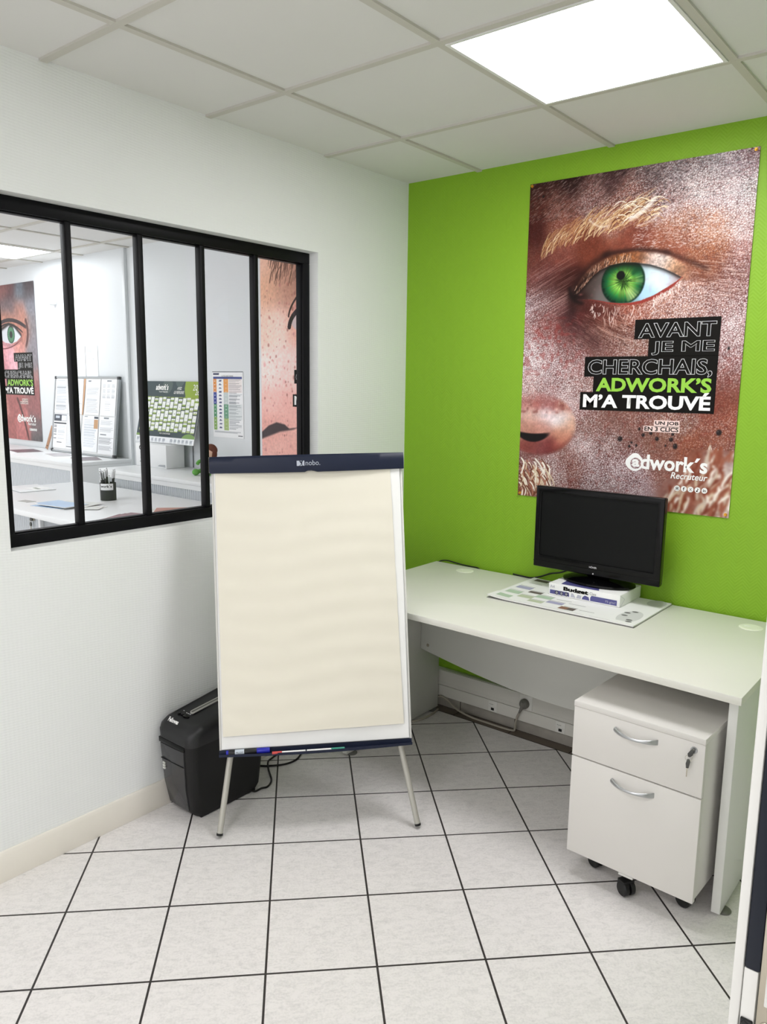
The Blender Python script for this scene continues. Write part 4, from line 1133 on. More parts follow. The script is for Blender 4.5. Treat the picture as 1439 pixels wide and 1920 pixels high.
def leg(p0, p1, r):
    lg = G().cyl(p0, p1, r, n=18).build('leg', M_leg, easel)
    a, b = Vector(p0), Vector(p1)
    d = (b - a).normalized()
    G().tube([a - d * 0.001, a + d * 0.007], [0.0112, 0.0112], 18).build('foot_cap', M_dark, lg)
leg((0.0035, 0.0, 0.011), (0.085, 0.056, 0.62), 0.0105)
leg((0.7, 0.0, 0.011), (0.577, 0.056, 0.62), 0.0105)
fi = FM.inverted()
leg(tuple(fi @ Vector((0.05, -0.70, 0.011))), (0.335, 0.055, 1.20), 0.0105)
G().box(0.06, 0.60, 0.018, 0.05, 0.60, 0.63).build('cross_bar', M_leg, easel, bevel=0.003)
G().box(0.27, 0.39, 0.017, 0.060, 1.14, 1.25, M=Matrix.Translation((0, 0, 0))).build('hinge_block', M_dark, easel, bevel=0.004)
# paper pad on the board
fp = thing('paper_pad', 'cream flipchart paper pad with a white sheet beneath, hanging from the navy clamp', 'flipchart pad', M=FM @ BM)
G().box(0.0065, 0.6645, -0.0062, 0.0012, 0.020, 0.985).build('white_sheets', M_paper, fp)
M_cream = mat('cream_flip_paper', 'e8e3d4', 0.65, 0.25, var=0.018, vscale=5)
g = G()
nx, ny = 46, 66
rng = np.random.default_rng(3)
wv = vnoise(ny + 1, nx + 1, 7) * 0.6 + vnoise(ny + 1, nx + 1, 3) * 0.4
vv = []
for j in range(ny + 1):
    t_ = j / ny
    row = []
    for i in range(nx + 1):
        q = i / nx
        xr = 0.6305 + 0.0165 * (1 - t_)
        x = 0.0125 + (xr - 0.0125) * q
        z = 0.066 + 0.006 * q + (0.982 - 0.066 - 0.006 * q) * t_
        y = -0.0080 - 0.0035 * wv[j, i] * min(1, (1 - t_) * 8 + 0.1) - 0.0010 * math.sin(z * 78 + 1.5 * math.sin(x * 9)) * (q > 0.02) * min(1, (1 - t_) * 6) - 0.004 * (1 - t_) ** 6
        row.append(g.b.verts.new((x, y, z)))
    vv.append(row)
for j in range(ny):
    for i in range(nx):
        g.b.faces.new((vv[j][i], vv[j][i + 1], vv[j + 1][i + 1], vv[j + 1][i]))
cr = g.build('cream_sheets', M_cream, fp, ang=80)
md = cr.modifiers.new('thickness', 'SOLIDIFY'); md.thickness = 0.0012; md.offset = 0
# markers lying in the tray
M_mblack = mat('marker_black', '1a1a1c', 0.4, 0.4)
M_mblue = mat('marker_blue', '1c22a8', 0.35, 0.45, var=0.04)
M_mred = mat('marker_red', 'c8453f', 0.35, 0.45)
M_mgreen = mat('marker_green', '2f8f78', 0.35, 0.45)
def marker(x0, x1, z, y, r, label, segs):
    t = thing('marker_pen', label, 'marker', M=FM @ BM @ Matrix.Translation((x0, y, z)))
    for nm, a, b, rr, m_ in segs:
        G().cyl((a, 0, 0), (b, 0, 0), rr, n=18).build(nm, m_, t, bevel=0.0008)
    return t
mk = marker(0.022, 0.175, 0.0105, -0.0155, 0.0095, 'thick black marker with blue cap lying in the flipchart tray', [('barrel', 0.008, 0.105, 0.009, M_mblack), ('cap', 0.105, 0.150, 0.0102, M_mblue), ('end_plug', 0.0, 0.009, 0.0075, M_mblue), ('label_band', 0.030, 0.062, 0.0093, mat('marker_label', 'c3ccd6', 0.45, 0.4))])
lettering('PILOT', 0.034, 0.058, -0.003, 0.003, -0.0096, M_ink, mk, 'label_lettering')
marker(0.180, 0.298, 0.0048, -0.034, 0.0048, 'slim white marker with red cap in the middle of the flipchart tray', [('cap', 0.0, 0.034, 0.0048, M_mred), ('barrel', 0.034, 0.116, 0.0042, M_white)])
marker(0.300, 0.436, 0.0048, -0.034, 0.0048, 'slim white marker with green cap in the flipchart tray', [('barrel', 0.0, 0.085, 0.0042, M_white), ('cap', 0.085, 0.132, 0.0048, M_mgreen)])

# ------------------------------------------------------------------ paper shredder
M_shr = mat('shredder_black', '1b1b1d', 0.42, 0.45, var=0.06, bump=0.15, bscale=900)
M_shs = mat('shredder_side', '0c0c0d', 0.5, 0.35, var=0.06)
M_bin = mat('smoked_bin', '38383a', 0.25, 0.5, var=0.04)
shr = thing('paper_shredder', 'black office paper shredder on the floor, half behind the flipchart', 'paper shredder', (0.118, -1.29, 0))
def rrect(x0, x1, y0, y1, r, z, n=7, dz=None):
    out = []
    for cx, cy, a0 in ((x1 - r, y1 - r, 0), (x0 + r, y1 - r, 90), (x0 + r, y0 + r, 180), (x1 - r, y0 + r, 270)):
        for k in range(n + 1):
            a = R(a0 + 90 * k / n)
            x, y = cx + r * math.cos(a), cy + r * math.sin(a)
            out.append((x, y, z if dz is None else z + dz(x, y)))
    return out
G().rings([rrect(-0.088, 0.070, -0.128, 0.150, 0.030, 0.004), rrect(-0.093, 0.077, -0.148, 0.165, 0.032, 0.03), rrect(-0.097, 0.083, -0.164, 0.175, 0.034, 0.12), rrect(-0.100, 0.090, -0.172, 0.182, 0.035, 0.235), rrect(-0.101, 0.092, -0.175, 0.184, 0.035, 0.29)]).build('body', M_shs, shr, ang=30)
def slope(x, y): return 0.052 * sstep(-0.19, 0.02, y) 
G().rings([rrect(-0.104, 0.096, -0.180, 0.188, 0.036, 0.2915), rrect(-0.105, 0.097, -0.181, 0.189, 0.036, 0.318, dz=slope), rrect(-0.103, 0.094, -0.176, 0.186, 0.036, 0.334, dz=slope), rrect(-0.096, 0.085, -0.164, 0.178, 0.034, 0.344, dz=slope), rrect(-0.082, 0.070, -0.140, 0.164, 0.030, 0.3475, dz=slope)]).build('head', M_shr, shr, ang=40)
def SZ(y): return 0.3478 + float(slope(0, np.array(y)))
# corner column and bin panel on the narrow front
g = G()
pl = []
for z, yf, x0, x1 in ((0.022, -0.143, -0.072, 0.030), (0.03, -0.1495, -0.076, 0.036), (0.12, -0.1665, -0.081, 0.044), (0.22, -0.1735, -0.084, 0.048), (0.268, -0.1765, -0.085, 0.050)):
    pl.append([(x0, yf + 0.012, z), (x0, yf - 0.0015, z), ((x0 + x1) / 2, yf - 0.004, z), (x1, yf - 0.0015, z), (x1, yf + 0.012, z)])
bp_ = g.rings(pl).build('bin_panel', M_bin, shr, bevel=0.001)
G().box(-0.083, 0.047, -0.1785, -0.170, 0.2085, 0.2105).build('panel_seam', M_dark, bp_)
g = G()
for k in range(3): g.box(-0.076, -0.064, -0.1768, -0.170, 0.168 + 0.010 * k, 0.175 + 0.010 * k)
g.build('caution_label', M_pan, bp_)
G().box(-0.092, 0.055, -0.1795, -0.165, 0.270, 0.2895).build('front_recess', M_gloss, shr, bevel=0.002)
# throat: silver surround with dark slot
g = G()
def oval(w, h, z, n=10):
    pts = []
    y0, y1 = -0.085, 0.150
    for k in range(n + 1):
        a = PI * k / n
        pts.append((w * math.cos(a), y1 + w * math.sin(a) * 0.8))
    for k in range(n + 1):
        a = PI + PI * k / n
        pts.append((w * math.cos(a), y0 + w * math.sin(a) * 0.8))
    return [(x - 0.012, y, SZ(y) + z) for x, y in pts]
g.rings([oval(0.0105, 0, -0.002), oval(0.0105, 0, 0.0022), oval(0.0062, 0, 0.0022), oval(0.0062, 0, 0.0010)], c0=False, c1=False)
g.build('throat_trim', mat('silver_plastic', 'b5b4ad', 0.4, 0.5, var=0.03), shr, ang=20)
G().face(oval(0.0063, 0, 0.0011)).build('throat', mat('throat_grey', '6d6d68', 0.5, 0.3), shr)
for x, y, a, b in ((-0.058, -0.112, 0.006, 0.004), (-0.038, -0.110, 0.008, 0.005), (-0.016, -0.112, 0.016, 0.006)):
    G().rings([[(x + a * k * math.cos(t_), y + b * k * 1.4 * math.sin(t_), SZ(y) + z) for t_ in [2 * PI * j / 20 for j in range(20)]] for k, z in ((1, -0.003), (1, 0.0018), (0.85, 0.003))]).build('button', M_gloss, shr)
g = G()
for x, y in ((-0.052, -0.094), (-0.030, -0.098), (-0.020, -0.098), (-0.010, -0.098)):
    g.box(x - 0.003, x + 0.003, y - 0.001, y + 0.001, SZ(y) - 0.001, SZ(y) + 0.0006)
g.build('indicator_mark', M_line, shr)
# maker's name on the front slope of the head
yy0, yy1 = -0.170, -0.152
nrmM = Matrix.Translation((-0.014, -0.1695, 0.3585)) @ Matrix.Rotation(R(-38), 4, 'X')
lettering('Fellowes', -0.024, 0.032, 0.0, 0.016, -0.0075, M_white, shr, 'maker_lettering', bold=0.03, M=nrmM)
# mains lead
ox, oy = 0.118, -1.29
G().tube(smooth_path([(x - ox, y - oy, z) for x, y, z in ((0.188, -1.19, 0.02), (0.197, -1.164, 0.0045), (0.199, -1.132, 0.0045), (0.207, -1.106, 0.0045), (0.180, -1.062, 0.0045), (0.116, -1.019, 0.009), (0.072, -0.981, 0.0135), (0.052, -0.94, 0.008), (0.040, -0.90, 0.0045), (0.034, -0.80, 0.0045))]), 0.0038, 10).build('mains_lead', M_dark, shr)
for x in (-0.07, 0.055):
    for y in (-0.10, 0.12):
        G().box(x - 0.012, x + 0.012, y - 0.02, y + 0.02, 0.0, 0.008).build('foot', M_dark, shr, bevel=0.002)
t = thing('black_cable', 'black cable curving over the floor tiles behind the flipchart legs', 'cable', (0.10, -0.88, 0))
G().tube(smooth_path([(x - 0.10, y + 0.88, 0.0042) for x, y in ((0.032, -1.02), (0.05, -1.018), (0.088, -0.989), (0.126, -0.937), (0.134, -0.881), (0.109, -0.822), (0.083, -0.767), (0.057, -0.72))]), 0.004, 10).build('lead', M_dark, t)

# ------------------------------------------------------------------ neighbouring office
M_cab = mat('office_white_laminate', 'e9ebec', 0.35, 0.4, var=0.01)
M_slat = mat('tambour_grey', 'd3d8dd', 0.4, 0.4, var=0.015)
CZ = 1.0
struct(G().box(-2.69, -2.655, 0.196, 0.2199, 0.0, H).build('trim_2', M_far, bevel=0.002))
def tambour_cabinet(x0, x1, y0, y1, z1, label, group, lip=0.052):
    t = thing('tambour_cabinet', label, 'cabinet', ((x0 + x1) / 2, (y0 + y1) / 2, 0), 0, group)
    hx, hy = (x1 - x0) / 2, (y1 - y0) / 2
    G().box(-hx + 0.001, hx - 0.001, -hy + 0.02, hy, 0.0, z1 - 0.0255).build('carcass', M_cab, t, bevel=0.001)
    G().box(-hx, hx, -hy, hy, z1 - 0.025, z1).build('top', M_cab, t, bevel=0.002)
    fr = G().box(-hx, hx, -hy + 0.002, -hy + 0.0195, z1 - lip, z1 - 0.0255)
    fr.box(-hx, -hx + 0.02, -hy + 0.002, -hy + 0.0195, 0.0, z1 - lip).box(hx - 0.02, hx, -hy + 0.002, -hy + 0.0195, 0.0, z1 - lip)
    fr.box(-hx + 0.02, hx - 0.02, -hy + 0.002, -hy + 0.0195, 0.0, 0.06)
    fr.build('front_frame', M_cab, t)
    for a, b in ((-hx + 0.021, -0.0015), (0.0015, hx - 0.021)):
        n = max(4, int((b - a) / 0.02))
        prof = []
        for k in range(n):
            u0, u1 = a + (b - a) * k / n, a + (b - a) * (k + 1) / n
            w = u1 - u0
            prof += [(u0 + w * 0.04, -hy + 0.0185), (u0 + w * 0.22, -hy + 0.009), (u0 + w * 0.5, -hy + 0.007), (u0 + w * 0.78, -hy + 0.009), (u0 + w * 0.96, -hy + 0.0185)]
        prof += [(b, -hy + 0.0195), (a, -hy + 0.0195)]
        G().prism(prof, 'z', 0.061, z1 - lip - 0.001).build('tambour_door', M_slat, t, ang=50)
    return t
grp = None
tambour_cabinet(-4.600, -3.623, -0.27, 0.205, CZ, 'white tambour cabinet below the portrait poster in the neighbouring office', grp)
tambour_cabinet(-3.620, -2.660, -0.27, 0.205, CZ, 'white tambour cabinet carrying the notice board in the neighbouring office', grp)
tambour_cabinet(-2.350, -0.970, -0.25, 0.205, CZ - 0.008, 'white tambour cabinet under the wall planner and white carton', grp)

# counter desk by the window
cd = thing('counter_desk', 'large white counter desk standing behind the partition window', 'desk', (-1.30, -0.73, 0))
CT = 0.90
G().box(-1.17, 1.17, -0.412, 0.415, CT - 0.028, CT).build('top', M_cab, cd, bevel=0.002)
M_gpan = mat('grey_panel', 'a9adb2', 0.5, 0.3, var=0.02)
G().box(-0.385, -0.18, -0.25, 0.20, 0.0, CT - 0.0285).build('leg', M_gpan, cd, bevel=0.002)
G().box(0.95, 0.98, -0.38, 0.38, 0.0, CT - 0.0285).build('side_panel', M_cab, cd, bevel=0.0015)
G().box(-1.15, -1.12, -0.38, 0.38, 0.0, CT - 0.0285).build('side_panel', M_cab, cd, bevel=0.0015)
uc = tambour_cabinet(-2.405, -1.692, -1.0, -0.50, 0.862, 'low tambour cabinet with keys, pushed under the counter desk', grp, lip=0.03)
kk = thing('key_ring', 'two black keys hanging from the lock of the cabinet under the counter desk', 'keys', (-1.757, -1.0, 0.815))
q1 = G().cyl((0.006, -0.0005, 0.0), (0.006, -0.006, 0.0), 0.008, n=16).build('key_in_lock', M_steel, kk)
G().prism([(0.002, -0.007), (0.002, 0.007), (-0.016, 0.009), (-0.024, 0.0), (-0.016, -0.009)], 'y', -0.012, -0.006).build('key_grip', M_keyg, q1, bevel=0.001)
q2 = G().box(-0.020, -0.016, -0.009, -0.006, -0.062, -0.036).build('hanging_key', M_steel, kk)
G().prism([(-0.026, -0.038), (-0.010, -0.038), (-0.007, -0.026), (-0.012, -0.016), (-0.024, -0.016), (-0.029, -0.026)], 'y', -0.011, -0.006).build('key_grip', M_keyg, q2, bevel=0.001)
G().tube([(-0.018 + 0.008 * math.cos(a), -0.009, -0.010 + 0.009 * math.sin(a)) for a in [2 * PI * k / 16 for k in range(17)]], 0.0008, 6).build('ring', M_steel, kk)

# whiteboard with pinned sheets, leaning on the wall
wa = math.atan2(0.068, 0.585)
WM = Matrix.Translation((-3.664, 0.122, CZ + 0.002)) @ Matrix.Rotation(-wa, 4, 'X')
nb = thing('notice_board', 'white notice board in aluminium frame leaning on the office wall, covered with sheets', 'notice board', M=WM)
BW, BH = 0.905, 0.592
G().box(0.004, BW - 0.004, 0.003, 0.012, 0.004, BH - 0.004).build('board', M_wb, nb)
G().ringframe((0, BW, 0, BH), (0.014, BW - 0.014, 0.014, BH - 0.014), -0.004, 0.016).build('frame', mat('satin_aluminium', 'a9adb0', 0.35, 0.5, metal=0.5), nb, bevel=0.001)
for x in (0, BW - 0.022):
    for z in (0, BH - 0.022):
        G().box(x - 0.002, x + 0.024, -0.006, 0.0165, z + 0.0015, z + 0.0235).build('corner_cap', mat('corner_grey', '3c3d42', 0.45, 0.4), nb, bevel=0.003)

def page(w=70, h=99):
    return np.ones((h, w, 3)) * hexf('f3f5f8')
def prect(im, u0, u1, v0, v1, c, a=1.0):
    hh, ww = im.shape[:2]
    y0, y1, x0, x1 = int(v0 * hh), max(int(v0 * hh) + 1, int(v1 * hh)), int(u0 * ww), max(int(u0 * ww) + 1, int(u1 * ww))
    im[y0:y1, x0:x1] = im[y0:y1, x0:x1] * (1 - a) + hexf(c) * a
def plines(im, u0, u1, v0, v1, n, c='6f767e', a=0.5, ragged=0.25):
    for k in range(n):
        v = v0 + (v1 - v0) * k / n
        prect(im, u0, u1 - ragged * RNG.random() * (u1 - u0), v, v + 0.011, c, a)
def sheet(name, img, w, h, label, cat, M, group=None, m=None):
    t = thing(name, label, cat, group=group, M=M)
    printed('printed_face', img, w, h, m or M_paperprint, t, M=Matrix.Translation((0, -0.0012, 0)))
    G().box(0, w, -0.0010, -0.0003, 0, h).build('paper', M_paper, t)
    return t
def on_board(x, z, y=0.0): return WM @ Matrix.Translation((x, y, z))
A4 = (0.203, 0.268)
im = page(); plines(im, .15, .8, .05, .12, 2); plines(im, .1, .95, .2, .45, 12, a=.6); plines(im, .1, .95, .5, .72, 10); plines(im, .1, .95, .75, .92, 9, a=.55)
sheet('notice_sheet', im, *A4, 'densely printed white sheet in the upper left corner of the notice board', 'paper sheet', on_board(0.018, 0.305))
im = page(); plines(im, .15, .5, .04, .07, 1, a=.8); plines(im, .1, .9, .18, .9, 22, a=.45); prect(im, .05, .95, .70, .715, '4a4f58', .8)
sheet('notice_sheet', im, *A4, 'white text sheet second from left on the upper row of the notice board', 'paper sheet', on_board(0.224, 0.305))
im = page(); plines(im, .18, .4, .05, .09, 2, a=.8); plines(im, .2, .9, .1, .2, 3, a=.3); plines(im, .1, .95, .25, .45, 8, a=.5); plines(im, .1, .95, .55, .95, 16, a=.4)
sheet('notice_sheet', im, *A4, 'white text sheet beside the brown card strip on the notice board', 'paper sheet', on_board(0.462, 0.305))
im = page(); prect(im, .38, .66, .04, .075, '8a8f97', .9)
for r in range(3):
    for c in range(3):
        plines(im, .12 + .29 * c, .34 + .29 * c, .15 + .14 * r, .25 + .14 * r, 4, a=.45)
plines(im, .3, .7, .62, .9, 5, a=.25)
sheet('notice_sheet', im, *A4, 'white diagram sheet in the upper right corner of the notice board', 'paper sheet', on_board(0.676, 0.305))
im = page(); prect(im, .04, .95, .03, .22, '4b505a'); prect(im, .58, .93, .045, .205, 'e6eaf0'); prect(im, .14, .44, .07, .14, 'c9d0da'); prect(im, .04, .95, .26, .30, '3f444c')
for k, v in enumerate((.34, .38, .45, .49, .53, .60, .71)): prect(im, .05, .25, v, v + .022, '3c4048'); plines(im, .35, .9, v, v + .03, 2, a=.25)
prect(im, .3, .66, .82, .84, '3c4048')
sheet('notice_sheet', im, *A4, 'white sheet with dark logo block at the lower left of the notice board', 'paper sheet', on_board(0.018, 0.030))
im = page(); plines(im, .1, .4, .03, .06, 1, a=.8); plines(im, .05, .95, .12, .9, 26, a=.35); prect(im, .0, .95, .925, .945, '3c4048')
sheet('notice_sheet', im, *A4, 'white form with a black bottom bar on the lower row of the notice board', 'paper sheet', on_board(0.224, 0.030))
im = page(); plines(im, .05, .3, .03, .06, 1, a=.8); plines(im, .05, .9, .12, .9, 22, c='5d6f8a', a=.4); prect(im, .70, .98, .03, .09, '4b505a'); prect(im, .70, .98, .11, .36, 'c49c78')
sheet('notice_sheet', im, *A4, 'white sheet with small brown square on the lower row of the notice board', 'paper sheet', on_board(0.462, 0.030))
im = page(); prect(im, .3, .62, .03, .07, '7a8088', .9); plines(im, .1, .9, .12, .24, 4, a=.4); plines(im, .08, .95, .3, .42, 5, a=.45); prect(im, .12, .5, .47, .505, '7a8088', .9); plines(im, .05, .98, .56, .74, 8, c='4a4f58', a=.6); plines(im, .05, .98, .78, .9, 6, a=.5)
sheet('notice_sheet', im, 0.205, 0.275, 'white sheet with two headings in the lower right corner of the notice board', 'paper sheet', on_board(0.676, 0.022))
t = thing('cardboard_strip', 'narrow brown card strip on the notice board, beside the window mullion', 'card strip', M=on_board(0.430, 0.30))
G().prism([(0, 0.0), (0.012, 0.0), (0.031, 0.274), (0.004, 0.274)], 'y', -0.0022, -0.0004).build('card', mat('brown_card', 'c9a284', 0.7, 0.2, var=0.05), t)
t = thing('wooden_ruler', 'brown wooden ruler leaning against the wall left of the notice board', 'ruler', M=Matrix.Translation((-3.83, 0.155, CZ + 0.001)) @ Matrix.Rotation(R(20), 4, 'Y') @ Matrix.Rotation(R(-8), 4, 'X'))
G().box(0, 0.036, 0, 0.004, 0.012, 0.212).build('blade', mat('ruler_wood', 'b58a6c', 0.5, 0.3, var=0.15), t, bevel=0.001)
G().cyl((0.018, 0.0, 0.04), (0.018, -0.0006, 0.04), 0.006, n=16).build('hanging_hole', M_dark, t)
# notices taped to the wall above the board
im = page(60, 80); plines(im, .08, .9, .05, .6, 9, a=.55, ragged=.6); plines(im, .1, .6, .7, .95, 3, a=.5)
sheet('wall_notice', im, 0.15, 0.235, 'white notice taped to the office wall, half hidden by the first mullion', 'paper sheet', Matrix.Translation((-3.405, 0.2188, 1.588)))
im = page(60, 80); plines(im, .08, .6, .08, .3, 6, a=.5); plines(im, .2, .35, .42, .5, 2, a=.6); plines(im, .55, .75, .42, .5, 2, a=.6)
sheet('wall_notice', im, 0.165, 0.228, 'white notice taped to the office wall just above the notice board', 'paper sheet', Matrix.Translation((-3.245, 0.2188, 1.590)))
# intrusion sensor
t = thing('motion_sensor', 'small white motion sensor on the office wall beside the portrait poster', 'sensor', (-3.69, 0.22, 2.145))
G().box(-0.055, 0.012, -0.022, -0.0005, 0.010, 0.108).build('wall_plate', M_cab, t, bevel=0.004)
G().prism([(0.012, -0.0005), (0.055, -0.0005), (0.055, -0.025), (0.044, -0.045), (0.022, -0.045), (0.012, -0.025)], 'z', 0.0, 0.112).build('sensor_head', M_wb, t, bevel=0.004)

# leaflets lying on the cabinet with the board
M_leafd = mat('dark_leaflet', '6f6068', 0.35, 0.4, var=0.5, vscale=18)
def leaflet(cx, cy, z, w, h, rot, label, m, name='leaflet', group=None, edge=0.004):
    t = thing(name, label, 'leaflet', (cx, cy, z), R(rot), group)
    G().box(-w / 2, w / 2, -h / 2, h / 2, 0.0004, 0.0024).build('sheet', M_paper, t)
    G().box(-w / 2 + edge, w / 2 - edge, -h / 2 + edge, h / 2 - edge, 0.0024, 0.0030).build('printed_panel', m, t)
    return t
leaflet(-3.78, -0.03, CZ, 0.30, 0.20, -12, 'dark photo leaflet on the cabinet below the portrait poster', M_leafd)
leaflet(-3.30, -0.01, CZ, 0.26, 0.15, -14, 'pale leaflet on the cabinet in front of the notice board', mat('pale_leaflet', 'b9b4b8', 0.35, 0.4, var=0.3, vscale=18))
leaflet(-2.875, -0.035, CZ, 0.27, 0.19, -22, 'dark leaflet at the right end of the cabinet with the notice board', M_leafd)

# pencil cup and pens
cup = thing('pen_cup', 'black pen cup with white work\u2019s label on the counter desk', 'pen cup', (-1.600, -0.642, CT))
M_cup = mat('charcoal_card', '323433', 0.55, 0.35, var=0.06)
n = 32
def circ(r, z): return [(r * math.cos(2 * PI * k / n), r * math.sin(2 * PI * k / n), z) for k in range(n)]
G().rings([circ(0.043, 0.0005), circ(0.0435, 0.098), circ(0.0415, 0.098), circ(0.041, 0.004)]).build('body', M_cup, cup)
va = math.atan2(-3.02 + 0.642, 2.33 + 1.60)
loops = []
g = G()
aa = [va - R(62) + R(100) * k / 16 for k in range(17)]
for k in range(16):
    a0, a1 = aa[k], aa[k + 1]
    r = 0.0442
    g.face([(r * math.cos(a0), r * math.sin(a0), 0.060), (r * math.cos(a1), r * math.sin(a1), 0.060), (r * math.cos(a1), r * math.sin(a1), 0.096), (r * math.cos(a0), r * math.sin(a0), 0.096)])
lab = g.build('label', M_wb, cup)
bm = text_bm('work\u00b4s', 0.02)
xs = [v.co.x for v in bm.verts]; ys = [v.co.y for v in bm.verts]
for v in bm.verts:
    tt = (v.co.x - min(xs)) / (max(xs) - min(xs)); zz = (v.co.y - min(ys)) / (max(ys) - min(ys))
    a = va - R(58) + R(84) * tt
    v.co = (0.0446 * math.cos(a), 0.0446 * math.sin(a), 0.074 + 0.015 * zz)
me = bpy.data.meshes.new('label_lettering'); bm.to_mesh(me); bm.free(); link('label_lettering', me, M_ink, lab)
M_pen = mat('pen_charcoal', '3a3c3c', 0.35, 0.45, var=0.05)
M_pend = mat('pen_green', '2f5a34', 0.35, 0.45)
M_clip = mat('pen_clip', 'e6e8ea', 0.3, 0.5)
def pen(dx, dy, lean, az, top, m, label, group='charcoal pens in the black cup'):
    d = Vector((math.sin(lean) * math.cos(az), math.sin(lean) * math.sin(az), math.cos(lean)))
    q = d.to_track_quat('Z', 'Y').to_matrix().to_4x4()
    t = thing('ballpoint_pen', label, 'pen', M=Matrix.Translation((-1.600 + dx, -0.642 + dy, CT + 0.006)) @ q, group=group)
    G().cyl((0, 0, 0), (0, 0, top), 0.0048, n=12).build('barrel', m, t)
    side = q.inverted() @ Vector((math.cos(va), math.sin(va), 0))
    s2 = Vector((side.x, side.y, 0)).normalized()
    G().tube([s2 * 0.0065 + Vector((0, 0, top - 0.040)), s2 * 0.0070 + Vector((0, 0, top - 0.004)), Vector((0, 0, top + 0.004))], [0.0026, 0.0030, 0.0034], 8).build('clip', M_clip, t)
    G().cyl((0, 0, top), (0, 0, top + 0.008), 0.0030, n=10).build('push_button', m, t)
sideways = va - PI / 2   # to the left as seen from the room
lbl = 'charcoal pen with white clip standing in the black pen cup'
def fan(f, layer, top, m, label, group='charcoal pens in the black cup'):
    base, rim = 0.020 * f, 0.0325 * f
    lean = math.atan2(rim - base, 0.094)
    pen(base * math.cos(sideways) + layer * math.cos(va), base * math.sin(sideways) + layer * math.sin(va), lean, sideways, top, m, label, group)
for f, layer, top in ((1.0, 0.016, 0.150), (0.35, 0.016, 0.158), (0.66, 0.0, 0.150), (0.08, 0.0, 0.166), (0.90, -0.016, 0.160), (0.40, -0.016, 0.152)):
    fan(f, layer, top, M_pen, lbl)
for f, layer in ((-0.75, 0.016), (-0.95, -0.016)):
    fan(f, layer, 0.158, M_pen, 'charcoal pen leaning to the right in the black pen cup', 'right leaning pens in the black cup')
fan(-0.22, 0.016, 0.126, M_pend, 'dark green pen in the middle of the black pen cup', None)

# papers on the counter desk
t = thing('document_folder', 'white folder with printed sheet near the far left end of the counter desk', 'folder', (-2.345, -0.725, CT), R(-6))
G().box(-0.15, 0.15, -0.105, 0.105, 0.0004, 0.006).build('cover', M_cab, t, bevel=0.002)
G().box(-0.148, 0.152, -0.107, -0.1045, 0.0006, 0.003).build('edge_strip', M_gpan, t)
G().box(-0.01, 0.12, -0.02, 0.09, 0.006, 0.0068).build('inner_sheet', M_paper, t)
G().box(0.02, 0.10, 0.012, 0.032, 0.0068, 0.0072).build('printed_band', mat('sage_grey_ink', '9aa196', 0.6, 0.3, var=0.2), t)
M_blue = mat('pale_blue_leaflet', 'a9c6e6', 0.35, 0.4, var=0.12, vscale=10)
M_mul = mat('mixed_leaflet', 'd9dcd6', 0.35, 0.4, var=0.15, vscale=14)
for k, (cx, cy, rot, m_, lb) in enumerate(((-1.60, -0.955, 6, M_blue, 'pale blue leaflet, lowest of the fanned leaflets on the counter desk'), (-1.635, -0.915, -4, M_blue, 'pale blue leaflet in the middle of the fan on the counter desk'),
                                           (-1.55, -0.865, 16, M_mul, 'whitish leaflet at the back of the fan on the counter desk'), (-1.565, -0.935, 2, M_blue, 'pale blue leaflet on top of the fan on the counter desk'))):
    leaflet(cx, cy, CT + 0.0033 * k, 0.235, 0.15, rot + 8, lb, m_, edge=0.006)
leaflet(-1.86, -0.985, CT, 0.09, 0.06, 10, 'small grey card left of the fanned blue leaflets', mat('grey_card', 'a8a8a4', 0.4, 0.4, var=0.3, vscale=60), name='card')
for k, (cx, cy, rot) in enumerate(((-1.41, -0.845, 28), (-1.385, -0.88, 40))):
    leaflet(cx, cy, CT + 0.0033 * k, 0.11, 0.08, rot, ('white leaflet just right of the first window mullion, lower of two', 'white leaflet just right of the first window mullion, upper of two')[k], M_mul, edge=0.012)
M_mag = mat('magenta_photo_print', '8a5a62', 0.35, 0.45, var=0.55, vscale=14)
M_magr = mat('red_photo_print', 'b5705f', 0.35, 0.45, var=0.4, vscale=16)
for k in range(3):
    leaflet(-0.965 + 0.010 * k, -0.955 + 0.008 * k, CT + 0.0033 * k, 0.21, 0.297, 28 - 5 * k, ('bottom', 'middle', 'top')[k] + ' brochure of the purple stack behind the window sill', M_mag, name='brochure', edge=0.002)
for k in range(4):
    leaflet(-0.945 + 0.014 * (k % 2), -0.645 + 0.006 * k, CT + 0.0033 * k, 0.297, 0.21, 70 - 7 * k, ('lowest', 'second lowest', 'second highest', 'topmost')[k] + ' brochure of the reddish stack beside the flipchart', M_magr if k != 2 else M_mul, name='brochure', edge=0.003)

# carton, wall planner, plush toy on the right cabinet
bx = thing('carton', 'white carton printed with 08. and 2 under the wall planner', 'box', (-2.135, 0.10, CZ - 0.008))
G().box(-0.205, 0.140, -0.072, 0.072, 0.0005, 0.155).build('body', M_cab, bx, bevel=0.0015)
lettering('08.', -0.163, -0.090, 0.112, 0.140, -0.0728, M_ink, bx, 'lettering', bold=0.02)
lettering('2', -0.152, -0.104, 0.056, 0.106, -0.0728, M_ink, bx, 'lettering', bold=0.02)
G().box(-0.160, -0.06, -0.0732, -0.0722, 0.030, 0.034).build('small_print', MATS['grey_ink'], bx)
G().prism([(0.045, 0.012), (0.13, 0.008), (0.125, 0.026), (0.06, 0.022)], 'y', -0.0728, -0.0722).build('grey_print', M_gpan, bx)
t = thing('wall_cable', 'thin dark cable running down the office wall right of the white carton', 'cable', (-1.955, 0.205, CZ - 0.008))
G().tube([(0, 0.008, 0.0), (0.0, 0.009, 0.35)], 0.003, 8).build('lead', mat('cable_grey', '5c5f63', 0.5, 0.4), t)

